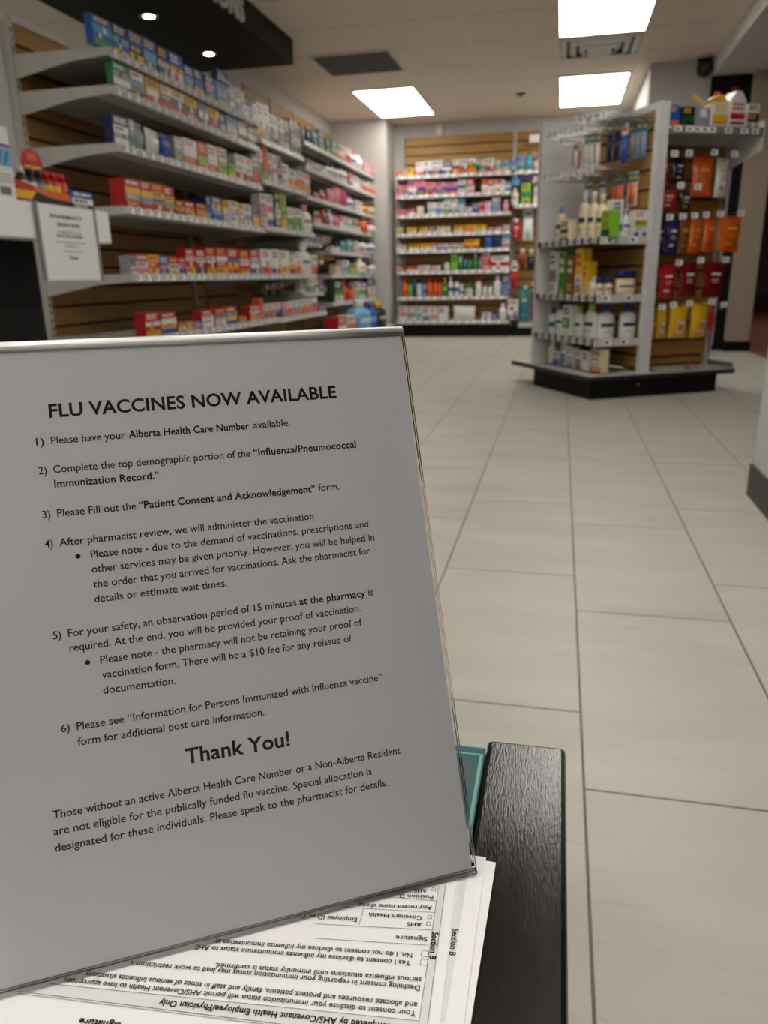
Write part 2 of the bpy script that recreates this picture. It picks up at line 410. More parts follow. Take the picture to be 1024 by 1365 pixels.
for x, y in ((-2.44, 4.71), (-2.44, 5.53), (-2.44, 3.89), (-2.44, 3.07)):
    b = MB(); b.lathe([(.034, -.004), (.056, -.007), (.056, .004)], lambda k: M_WIRE, 20)
    o = b.build('downlight', t); o.location = (x + 2.435, y - 3.5, 0)
    b = MB(); b.lathe([(.032, -.0065), (.032, -.0045)], lambda k: M_SPOT, 20); b.build('lens', o)

# ---------------------------------------------------------------- shelving
def slat_panel(mb, x0, x1, z0, z1, y=0.0, pitch=.1, th=.018, gap=.014):
    """slatwall facing -y, front plane at y, with grooves"""
    prof = [(y + th, z0), (y + th, z1)]
    z = z1
    while z > z0 + .001:
        zn = max(z0, z - pitch)
        prof.append((y, z)); prof.append((y, min(z, zn + gap)))
        if zn > z0 + .001:
            prof += [(y + .011, zn + gap), (y + .011, zn)]
        z = zn
    prof.append((y, z0))
    # drop duplicates
    pp = []
    for q in prof:
        if not pp or abs(q[0] - pp[-1][0]) + abs(q[1] - pp[-1][1]) > 1e-6: pp.append(q)
    # as strips so that every slat stays a clean quad
    mb.box(x0, x1, y + .013, y + th, z0, z1, M_GROOVE)
    z = z1
    while z > z0 + .02:
        zn = max(z0, z - pitch); mb.prism([(y, zn + gap), (y, z), (y + .013, z), (y + .013, zn + gap)], 'x', x0, x1, M_SLAT); z = zn
def upright(parent, x, z0, z1, y=-.012, w=.036, d=.03, panel=False):
    b = MB(); b.box(x - w / 2, x + w / 2, y, y + d, z0, z1, M_STEEL)
    z = z1 - .06
    while z > z0 + .05:
        b.box(x - .004, x + .004, y - .0008, y, z - .022, z, M_SLOT); z -= .04
    return b.build('upright', parent)
RND = random.Random(7)
class Tags:
    """the first hundred tags of a unit are parts, the rest one stuff part"""
    def __init__(s, unit): s.n = 0; s.rest = MB(); s.unit = unit; s.proto = {}
    def add(s, shelf, x, y, z, w=.055, h=.034, tilt=.25):
        def geo(mb, ox, oy, oz):
            ty = math.sin(tilt) * h; tz = math.cos(tilt) * h
            P = lambda a, c, e=0: (ox + a, oy - ty * (.5 - c) * 1.0 - e, oz + tz * (c - .5))
            mb.face([P(-w / 2, 0), P(w / 2, 0), P(w / 2, 1), P(-w / 2, 1)], M_TAG)
            mb.face([P(w / 2, 0, -.002), P(-w / 2, 0, -.002), P(-w / 2, 1, -.002), P(w / 2, 1, -.002)], M_TAG)
            mb.face([P(-w * .42, .58, .0004), P(w * .1, .58, .0004), P(w * .1, .82, .0004), P(-w * .42, .82, .0004)], M_TAGINK)
            mb.face([P(-w * .42, .2, .0004), P(-w * .05, .2, .0004), P(-w * .05, .4, .0004), P(-w * .42, .4, .0004)], M_TAGINK)
        s.n += 1
        if s.n <= 96:
            k = (w, h, tilt)
            if k not in s.proto:
                mb = MB(); geo(mb, 0, 0, 0); o = mb.build('price_tag', shelf); s.proto[k] = o
            else:
                o = s.proto[k].copy(); COL.objects.link(o); o.parent = shelf
            o.location = (x, y, z)
        else: geo(s.rest, x, y, z)
    def done(s):
        if s.rest.v:
            o = s.rest.build('price_tag_row', s.unit); o['kind'] = 'stuff'
def shelf(unit, x0, x1, z, depth, tags, spacing=.092, lip=.036, y0=0.0, brackets=True, tagw=.056, skipto=0.0):
    b = MB(); yf = y0 - depth
    b.prism([(y0, z - .004), (yf + .004, z - .004), (yf, z - .002), (yf - .004, z - lip), (yf, z - lip - .002), (yf + .006, z - lip), (yf + .008, z - .022), (y0, z - .022)], 'x', x0, x1, M_STEEL)
    b.box(x0, x1, y0 - .05, y0 - .02, z - .04, z - .022, M_STEEL)
    b.box(x0, x1, yf + .12, yf + .135, z - .030, z - .022, M_STEEL)
    o = b.build('shelf', unit)
    if brackets:
        for x in (x0 - .0026, x1 + .0026):
            b = MB(); b.prism([(y0, z - .001), (yf + .001, z - .001), (yf - .003, z - .037), (y0 - depth * .62, z - .05), (y0, z - .105)], 'x', x - .002, x + .002, M_STEEL)
            b.build('bracket', o)
    x = x0 + .05 + skipto
    while x < x1 - .03:
        tags.add(o, x + RND.uniform(-.012, .012), yf - .0065, z - .017, tagw + RND.choice((0, 0, .008)), .036, .25)
        x += spacing * RND.choice((.9, 1, 1, 1.15))
    return o
PI = math.pi
# left wall: three bays; local x runs along the wall (world +y), local -y points into the shop
def left_bay(label, ya, yb, ztop, backz0=.1):
    return thing('shelving_bay', label, 'shelving', (-2.57, ya, 0), PI / 2, 'slatwall shelving bays on the left wall')
A = left_bay('nearest left shelving bay, open slatwall with blue and red cartons', 3.55, 5.44, 1.87)
L = 5.44 - 3.55
b = MB(); slat_panel(b, .018, L + .0, .12, 1.855, .0); b.build('slatwall_panel', A)
b = MB(); b.box(0, L, -.006, .02, 1.855, 1.885, M_PANELW); b.build('top_rail', A)
upright(A, .02, 0, 1.885); upright(A, 1.70, 0, 1.885)
tg = Tags(A)
for z in (1.712, 1.555, 1.31, 1.033, .718, .415): shelf(A, .02, L, z, .495 if z > .5 else .56, tg)
b = MB(); b.box(.02, L, -.55, 0, .1, .15, M_STEEL); b.build('base_deck', A)
b = MB(); b.box(.02, L, -.52, 0, 0, .1, M_BLACK); b.build('kick_plate', A)
tg.done()
B_ = left_bay('middle left shelving bay holding tall slim cartons and orange boxes', 5.445, 6.42, 1.87)
L = 6.425 - 5.445
b = MB(); slat_panel(b, .02, L, .12, 1.855, .0); b.build('slatwall_panel', B_)
upright(B_, L - .02, 0, 1.88)
tg = Tags(B_)
for z, xe in ((1.62, .975), (1.36, .975), (1.05, 1.16), (.718, 1.18)): shelf(B_, .008, xe, z, .495, tg)
shelf(B_, .008, 1.22, .408, .56, tg)
b = MB(); b.box(.02, L, -.55, 0, .1, .15, M_STEEL); b.build('base_deck', B_)
b = MB(); b.box(.02, L, -.52, 0, 0, .1, M_BLACK); b.build('kick_plate', B_)
tg.done()
C_ = left_bay('farthest left shelving bay with pink bags and white bottles by pillar', 6.435, 8.95, 2.2)
L = 8.95 - 6.435
b = MB(); slat_panel(b, .0, L, .12, 2.19, .0); b.build('slatwall_panel', C_)
for x in (.62, 1.24, 1.86): upright(C_, x, 0, 2.2)
tg = Tags(C_)
for z in (1.75, 1.56, 1.34, 1.143): shelf(C_, .005 if z > 1.2 else .19, L - .02, z, .495, tg, .1)
for z in (.926, .716, .46): shelf(C_, .66, L - .02, z, .49, tg, .1)
for z, xa, xb in ((.985, .005, .655), (.84, .55, .86) , (.565, .005, .655)):
    shelf(C_, xa, min(xb, .655) if z != .84 else .655, z, .415, tg, .1)
b = MB(); b.box(.02, L, -.70, 0, .11, .15, M_STEEL); b.build('base_deck', C_)
b = MB(); b.box(.02, L, -.66, 0, 0, .11, M_BLACK); b.build('kick_plate', C_)
tg.done()
# back wall racks
R_ = thing('shelving_rack', 'back wall rack with eight full shelves and bare slats above', 'shelving', (-1.88, 9.39, 0), 0, 'racks along the back wall')
b = MB(); slat_panel(b, .06, 1.29, .12, 2.19, 0, .098); b.build('slatwall_panel', R_)
upright(R_, .035, .1, 2.19); upright(R_, 1.31, .1, 2.19)
tg = Tags(R_)
for z in (1.762, 1.558, 1.351, 1.15, .97, .738, .451): shelf(R_, .01, 1.295, z, .285, tg, .092, tagw=.06)
shelf(R_, .01, 1.318, .185, .40, tg, .092, tagw=.06)
b = MB(); b.box(.01, 1.318, -.36, 0, 0, .15, M_BLACK); b.build('kick_plate', R_)
tg.done()
S_ = thing('shelving_rack', 'back wall rack with hanging packs, half hidden by white island panel', 'shelving', (-.555, 9.39, 0), 0, 'racks along the back wall')
b = MB(); slat_panel(b, .008, .84, .12, 2.19, 0, .098); b.build('slatwall_panel', S_)
upright(S_, .86, .1, 2.19)
tg = Tags(S_)
shelf(S_, .01, .836, 1.762, .285, tg, .092, tagw=.06); shelf(S_, .01, .836, 1.42, .285, tg, .092, tagw=.06)
b = MB(); b.prism([(.1, .1), (.1, .15), (.84, .15), (.84, .1)], 'y', -.34, 0, M_STEEL); b.build('base_deck', S_)
b = MB(); b.box(.01, .84, -.32, 0, 0, .1, M_BLACK); b.build('kick_plate', S_)
tg.done()
tag_obj = MB(); tag_obj.box(-.08, .08, -.004, .004, -.04, .04, M_TAG)
o = tag_obj.build('shelf_sign'); o.location = (-.33, 9.30, 2.10); tag(o, 'small white card clipped high on slats beside the white island panel', 'sign')

b = MB(); b.box(-.035, .035, -.05, 0, -.07, .07, M_WHITEMETAL); b.box(-.02, .02, -.054, -.05, -.03, .03, M_PANELW); o = b.build('junction_box'); o.location = (-1.42, 9.42, 2.26); tag(o, 'small white box fixed high on back wall above the rack', 'junction box')
# island display: pinwheel of two visible sides; local x along the bag side, local y along the lotion side
KX, KY, KA = .18, 4.36, math.radians(28.9)
ISL = thing('display_island', 'free standing shop island with white panels, lotion shelves and bag hooks', 'display stand', (KX, KY, 0), KA)
b = MB(); b.box(.03, .86, .03, .72, 0, .105, M_BLACK)
b.build('kick_base', ISL)
b = MB(); b.box(-.005, .96, 0, .98, .105, .128, mat('tray_edge_black', (26, 26, 27), .5)); b.box(.0, .955, .005, .975, .128, .134, M_STEEL)
b.build('deck', ISL)
b = MB()
slat = MB(); slat_panel(slat, 0, .70, .14, 1.49, 0, .098)
# lotion side slatwall stands along local y facing local -x
slat.v = [(.36 + q[1], .75 - q[0], q[2]) for q in slat.v]
slat.build('slatwall_panel', ISL)
b = MB(); slat_panel(b, .385, .93, .135, 1.36, .25, .098); b.build('slatwall_panel', ISL)
b = MB(); b.box(.04, .42, .745, .785, .134, 1.535, M_PANELW); b.build('side_panel', ISL)
b = MB(); b.box(.325, .385, .015, .055, .134, 1.515, M_PANELW); b.build('white_upright', ISL)
b = MB(); b.box(.355, .385, .055, .75, 1.49, 1.525, M_PANELW); b.build('top_rail', ISL)
b = MB(); b.box(.93, .965, .235, .275, .134, 1.36, M_STEEL); b.box(.944, .952, .234, .235, .2, 1.3, M_SLOT); b.build('rear_upright', ISL)
b = MB(); b.prism([(.26, 1.22), (.26, 1.44), (-.01, 1.44), (-.01, 1.295)], 'x', .952, .962, M_PANELW); b.build('wing_panel', ISL)
tg = Tags(ISL)
for z in (.86, .56, .325):
    b = MB(); b.box(.04, .358, .04, .742, z - .018, z - .003, M_STEEL)
    b.box(.034, .042, .04, .742, z - .03, z + .004, M_BASEB)
    b.box(.034, .33, .032, .04, z - .036, z + .004, M_STEEL)
    o = b.build('shelf', ISL)
    y = .09
    while y < .73:
        mb = MB(); mb.box(-.001, .001, -.022, .022, -.015, .015, M_TAG); mb.box(-.0016, -.001, -.016, .006, -.008, .008, M_TAGINK)
        q = mb.build('price_tag', o); q.location = (.032, y, z - .012); y += .082
    for x in (.10, .24):
        mb = MB(); mb.box(-.022, .022, -.001, .001, -.015, .015, M_TAG); mb.box(-.016, .006, -.0016, -.001, -.008, .008, M_TAGINK)
        q = mb.build('price_tag', o); q.location = (x + RND.uniform(-.02, .02), .030, z - .014)
# bag side top shelf
b = MB(); b.box(.385, .952, -.005, .25, 1.387, 1.400, M_STEEL); b.box(.385, .952, -.012, -.004, 1.362, 1.404, mat('clear_rail_grey', (120, 122, 116), .3)); b.box(.385, .95, .19, .25, 1.34, 1.387, M_STEEL)
TS = b.build('shelf', ISL)
for x in (.42, .49, .54, .585, .63, .73, .83, .90):
    mb = MB(); mb.box(-.022, .022, -.001, .001, -.013, .013, M_TAG); mb.box(-.014, .006, -.0016, -.001, -.006, .006, M_TAGINK)
    q = mb.build('price_tag', TS); q.location = (x, -.0135, 1.384)
# low clear fence round the bag side deck
b = MB(); b.box(.40, .95, .008, .011, .134, .165, clear_plastic('clear_fence', (235, 238, 236), 1.45, .12)); b.box(.945, .948, .011, .30, .134, .165, MATS['clear_fence']); b.build('tray_fence', ISL)
b = MB(); b.lathe([(.008, 0), (.008, .003)], lambda k: M_WIRE, 10); o = b.build('leveller_bolt', ISL); o.location = (.33, .027, .07); o.rotation_euler = (PI / 2, 0, 0)

def hook(unit, p0, p1, tagdir):
    """peg hook from p0 (panel) to p1 (front end) with a tag plate facing tagdir; unit-local coordinates"""
    p0, p1 = Vector(p0), Vector(p1); b = MB()
    b.tube([p0, p0.lerp(p1, .9), p1 + Vector((0, 0, .012))], .0028, M_WIRE, 6)
    b.tube([p0 + Vector((0, 0, .02)), p1 + Vector((0, 0, .03))], .002, M_WIRE, 6)
    o = b.build('peg_hook', unit)
    mb = MB(); d = Vector(tagdir)
    side = Vector((-d.y, d.x, 0))
    c = p1 + Vector((0, 0, .022)) + d * .004
    pts = [c - side * .021 - Vector((0, 0, .015)), c + side * .021 - Vector((0, 0, .015)), c + side * .021 + Vector((0, 0, .015)), c - side * .021 + Vector((0, 0, .015))]
    mb.face(pts, M_TAG); mb.face([q - d * .0015 for q in reversed(pts)], M_TAG)
    qq = [q * .5 + c * .5 + d * .0006 for q in pts]; mb.face([qq[0], qq[1].lerp(qq[0], .5), qq[2].lerp(qq[3], .5), qq[3]], M_TAGINK)
    mb.build('price_tag', o)

# ---------------------------------------------------------------- goods
def words(rnd, mb, x0, x1, z0, z1, y, material, n=None):
    """rows of word-like bars printed on a front face at plane y"""
    n = n or 2
    hgt = (z1 - z0) / (n * 1.7)
    for i in range(n):
        z = z1 - (i + 1) * (z1 - z0) / n + hgt * .4
        x = x0
        while x < x1 - .1 * (x1 - x0):
            w = (x1 - x0) * rnd.uniform(.22, .5); xe = min(x1, x + w)
            mb.face([(x, y, z), (xe, y, z), (xe, y, z + hgt), (x, y, z + hgt)], material)
            x = xe + (x1 - x0) * .07
LIGHTC = 'wcyeplsoh'
def contrast(c, rnd): return pk(rnd.choice('nrk' if c in 'wcyelsp' else 'wcy' if c not in 'oh' else 'wn'))
def carton(name, w, h, d, cols, rnd, parent=None):
    mb = MB(); w2 = w * .475; d2 = d / 2
    mb.box(-w2, w2, -d2, d2, 0, h, pk(cols[0]), 'f')
    n = len(cols); fr = []
    if n == 1: fr = [1]
    else:
        fr = [rnd.uniform(.7, 1.3) for _ in cols]; fr[0] *= 1.5
    tot = sum(fr); z = h
    for c, f in zip(cols, fr):
        zb = z - h * f / tot
        mb.face([(-w2, -d2, zb), (w2, -d2, zb), (w2, -d2, z), (-w2, -d2, z)], pk(c))
        hh = z - zb
        if f == max(fr) or rnd.random() < .45:
            words(rnd, mb, -w2 * .8, w2 * rnd.uniform(.3, .85), zb + hh * .25, z - hh * .15, -d2 - .0005, contrast(c, rnd), 2 if hh > .04 else 1)
        elif rnd.random() < .5:
            q = rnd.uniform(-.5, .2) * w2; s = min(w2 * .6, hh * .8)
            mb.face([(q, -d2 - .0005, zb + hh * .1), (q + s, -d2 - .0005, zb + hh * .1), (q + s, -d2 - .0005, zb + hh * .1 + s), (q, -d2 - .0005, zb + hh * .1 + s)], contrast(c, rnd))
        z = zb
    mb.box(-w2 * .98, w2 * .98, -.0006, .0006, h, h + .0006, pk('h'))
    words(rnd, mb, -w2 * .7, w2 * .7, h * .3, h * .7, d2 + .0004, contrast(cols[0], rnd), 2)
    return mb.build(name, parent)
def gable(name, w, h, d, cols, rnd):
    root = bpy.data.objects.new(name, None); COL.objects.link(root)
    w2 = w * .47; d2 = d / 2; hb = h * .68; c = [pk(q) for q in cols]
    b = MB(); b.box(-w2, w2, -d2, d2, 0, hb, c[0], 'f')
    for z0, z1, m_ in ((0, .12, c[0]), (.12, .22, c[3]), (.22, .30, c[2]), (.30, .42, c[1]), (.42, .52, c[1]), (.52, 1, c[0])): b.face([(-w2, -d2, z0 * hb), (w2, -d2, z0 * hb), (w2, -d2, z1 * hb), (-w2, -d2, z1 * hb)], m_)
    words(rnd, b, -w2 * .7, w2 * .7, hb * .6, hb * .9, -d2 - .0006, c[1], 2); b.build('box_body', root)
    b = MB(); b.prism([(-w2, hb), (w2, hb), (w2 * .35, h * .88), (-w2 * .35, h * .88)], 'y', -d2 * .9, d2 * .9, c[2]); b.build('gable_top', root)
    b = MB(); b.box(-w2 * .35, w2 * .35, -.004, .004, h * .88, h, c[3]); b.build('handle', root)
    return root
def winged(name, w, h, d, cols, rnd):
    root = bpy.data.objects.new(name, None); COL.objects.link(root)
    w2 = w * .47; d2 = d / 2; c = [pk(q) for q in cols]
    b = MB(); b.box(-w2, w2, -d2, d2, 0, h * .8, c[0]); b.face([(-w2 * .5, -d2 - .0006, h * .4), (w2 * .5, -d2 - .0006, h * .4), (w2 * .5, -d2 - .0006, h * .75), (-w2 * .5, -d2 - .0006, h * .75)], c[1]); b.build('box_body', root)
    for s_ in (-1, 1):
        b = MB(); b.prism([(0, h * .86), (s_ * w2 * 1.9, h * 1.12), (s_ * w2 * 1.9, h * 1.32), (0, h * 1.0)][::s_], 'y', -d2 - .004, -d2 - .001, c[2]); b.prism([(s_ * .002, h * 1.0), (s_ * w2 * 1.9, h * 1.32), (s_ * w2 * 1.9, h * 1.36), (s_ * .002, h * 1.03)][::s_], 'y', -d2 - .004, -d2 - .001, c[1]); b.build('wing_card', root)
    return root
def bottle_parts(w, h, d, cols, rnd, kind):
    body, c2, c3 = cols[0], cols[1], cols[2] if len(cols) > 2 else cols[0]
    r = w * .46; sy = min(1.0, max(.5, d / w))
    if kind == 'j':
        hb = h * .68
        bp = [(r * .9, 0), (r, .03 * h), (r, hb * .92), (r * .93, hb)]
        cp = [(r * 1.0, hb), (r * 1.0, h * .97), (r * .94, h)]
    elif kind == 'P':
        hb = h * .74
        bp = [(r * .94, 0), (r, .02 * h), (r, hb * .84), (r * .8, hb * .95), (r * .3, hb)]
        cp = [(r * .32, hb), (r * .32, hb + h * .09), (r * .15, hb + h * .10), (r * .12, h * .93)]
    else:
        hb = h * rnd.uniform(.74, .8)
        bp = [(r * .92, 0), (r, .03 * h), (r, hb * .78), (r * .82, hb * .92), (r * .42, hb)]
        cr = rnd.uniform(.4, .5)
        cp = [(r * cr, hb), (r * cr, h * .98), (r * cr * .9, h)]
    lp = [(r * 1.012, hb * .34), (r * 1.012, hb * .6)]
    return bp, cp, lp, sy, pk(body), pk(c2), pk(c3), hb
def bottle(name, w, h, d, cols, rnd, kind, parts):
    bp, cp, lp, sy, mb_, mc, ml, hb = bottle_parts(w, h, d, cols, rnd, kind)
    if not parts:
        mb = MB(); mb.lathe(bp, lambda k: mb_, 14, 1, sy); mb.lathe(cp, lambda k: mc, 12, 1, sy); mb.lathe(lp, lambda k: ml, 14, 1, sy)
        return mb.build(name), None
    root = bpy.data.objects.new(name, None); COL.objects.link(root)
    mb = MB(); mb.lathe(bp, lambda k: mb_, 20, 1, sy); mb.build('body', root)
    mb = MB(); mb.lathe(cp, lambda k: mc, 16, 1, sy)
    if kind == 'P':
        z = h * .93; r = w * .46
        mb.box(-r * .2, r * .2, -r * .2, r * .2, z, h, mc); mb.box(-r * .1, r * .7, -r * .12, r * .12, z + (h - z) * .35, h, mc)
        mb.build('pump', root)
    else: mb.build('lid' if kind == 'j' else 'cap', root)
    r = w * .47
    mb = MB(); n = 8; a0, a1 = math.radians(205), math.radians(335)
    z0, z1 = hb * .2, hb * .66
    for k in range(n):
        t0, t1 = a0 + (a1 - a0) * k / n, a0 + (a1 - a0) * (k + 1) / n
        mid = ml if k not in (0, 7) else mb_
        for (za, zc, mm) in ((z0, z0 + (z1 - z0) * .12, mb_), (z0 + (z1 - z0) * .12, z0 + (z1 - z0) * .2, pk('h') if k in (2, 3, 4, 5) else mb_), (z0 + (z1 - z0) * .2, z0 + (z1 - z0) * .55, mb_), (z0 + (z1 - z0) * .55, z0 + (z1 - z0) * .86, mid), (z0 + (z1 - z0) * .86, z1, mb_)):
            mb.face([(r * math.cos(t0), r * math.sin(t0) * sy, za), (r * math.cos(t1), r * math.sin(t1) * sy, za), (r * math.cos(t1), r * math.sin(t1) * sy, zc), (r * math.cos(t0), r * math.sin(t0) * sy, zc)], mm)
    mb.build('label', root)
    return root, None
def pouch(name, w, h, d, cols, rnd, parts, hang=True):
    """soft bag: flat sealed top and bottom, puffed middle, hang hole strip on top"""
    nx, nz = 9, 11; w2 = w * .48; th = min(.042, max(.008, d * .95))
    main, acc = cols[0], cols[-1]
    def S(i, k):
        a = -1 + 2 * i / nx; t = k / nz
        puff = (1 - a ** 4) * max(0.0, math.sin(math.pi * min(1, max(0, (t - .04) / .86)))) ** .6
        wob = .0042 * math.sin(i * 1.9 + k * 1.3 + w * 90) * math.sin(k * 1.1 + i * .7 + w * 40)
        return a * w2 * (1 - .07 * math.sin(math.pi * t) + .02 * math.cos(5 * t + w * 60)), th * puff * .5 + wob * puff, t * h
    seed = rnd.random()
    mb = MB()
    for side in (-1, 1):
        for i in range(nx):
            for k in range(nz):
                pts = []
                for (ii, kk) in ((i, k), (i + 1, k), (i + 1, k + 1), (i, k + 1)):
                    x, y, z = S(ii, kk); pts.append((x, side * (y + .0006), z))
                if side > 0: pts.reverse()
                t = (k + .5) / nz; a = -1 + 2 * (i + .5) / nx
                c = main
                if side < 0:
                    if len(cols) > 2 and t < .3: c = cols[1]
                    if len(cols) > 3 and t < .22: c = cols[2]
                mb.face(pts, film(c), True)
    # weld so that shading stays smooth
    o = mb.build(name)
    bm = bmesh.new(); bm.from_mesh(o.data); bmesh.ops.remove_doubles(bm, verts=bm.verts, dist=.0004); bm.to_mesh(o.data); bm.free()
    if parts:
        mb = MB()
        def bar(xa, xb, ta, tb, m_, lift):
            for i in range(5):
                q = []
                for (f, tt) in ((i / 5, ta), ((i + 1) / 5, ta), ((i + 1) / 5, tb), (i / 5, tb)):
                    ax = xa + (xb - xa) * f; puff = (1 - ax ** 4) * max(0, math.sin(math.pi * min(1, max(0, (tt - .04) / .86)))) ** .6
                    q.append((ax * w2, -(th * puff * .5 + lift), tt * h))
                mb.face(q, m_, True)
        if main == 'y':
            bar(-.25, .55, .16, .50, pk('w'), .0030)
            for ta in (.24, .31, .38): bar(-.15, .45, ta, ta + .03, pk('r'), .0036)
        else:
            ink = contrast(main, rnd) if acc in (main, 'd', 'k', 'h') else pk(acc)
            lt = pk('w') if main in 'rdnbkg' else pk('y')
            bar(-.42, .42, .62, .69, lt, .0032)
            for ta in (.42, .49): bar(-.4, rnd.uniform(.1, .35), ta, ta + .022, lt if main in 'rdnbk' else ink, .0032)
            if main != 'd': bar(-.5, .1, .2, .27, ink, .0030)
        mb.build('label', o)
    if hang:
        mb = MB(); mb.box(-w2 * .2, w2 * .2, -.0016, .0016, h * .955, h * .975, M_SLOT); mb.build('hang_hole', o)
    return o
def blister(name, w, h, cols, rnd, parts):
    root = bpy.data.objects.new(name, None); COL.objects.link(root) if parts else None
    w2 = w * .46; c1, c2 = cols[0], cols[1]; c3 = cols[2] if len(cols) > 2 else c2
    mb = MB(); mb.box(-w2, w2, -.0008, .0008, 0, h, pk(c2)); mb.box(-w2 * .999, w2 * .999, -.0012, -.0008, h * .7, h * .97, pk(c1))
    words(rnd, mb, -w2 * .7, w2 * .7, h * .76, h * .92, -.0016, contrast(c1, rnd), 1)
    mb2 = MB(); n = 10; bw = w2 * .55
    prof = [(-bw, -.0008)] + [(-bw * math.cos(math.pi * k / n), -.001 - .014 * math.sin(math.pi * k / n)) for k in range(n + 1)] + [(bw, -.0008)]
    mb2.prism(prof, 'z', h * .06, h * .66, pk(c3), True)
    if parts:
        mb.build('card', root); mb2.build('blister', root); return root
    for q in mb2.f: mb.f.append(tuple(i + len(mb.v) for i in q)); mb.mi.append(mb.m(pk(c3))); mb.sm.append(True)
    mb.v += mb2.v
    bpy.data.objects.remove(root)
    return mb.build(name)
ORD = ['first', 'second', 'third', 'fourth', 'fifth', 'sixth', 'seventh', 'eighth', 'ninth', 'tenth', 'eleventh', 'twelfth', 'thirteenth', 'fourteenth', 'fifteenth', 'sixteenth', 'seventeenth', 'eighteenth', 'nineteenth', 'twentieth', 'twenty-first', 'twenty-second', 'twenty-third', 'twenty-fourth']
NOUN = {'x': ('carton', 'box'), 'b': ('bottle', 'bottle'), 'P': ('pump_bottle', 'bottle'), 'j': ('jar', 'jar'), 'g': ('pouch', 'bag'), 'k': ('blister_pack', 'packet'), 'c': ('carton', 'box'), 'G': ('gable_carton', 'box'), 'W': ('display_carton', 'box')}
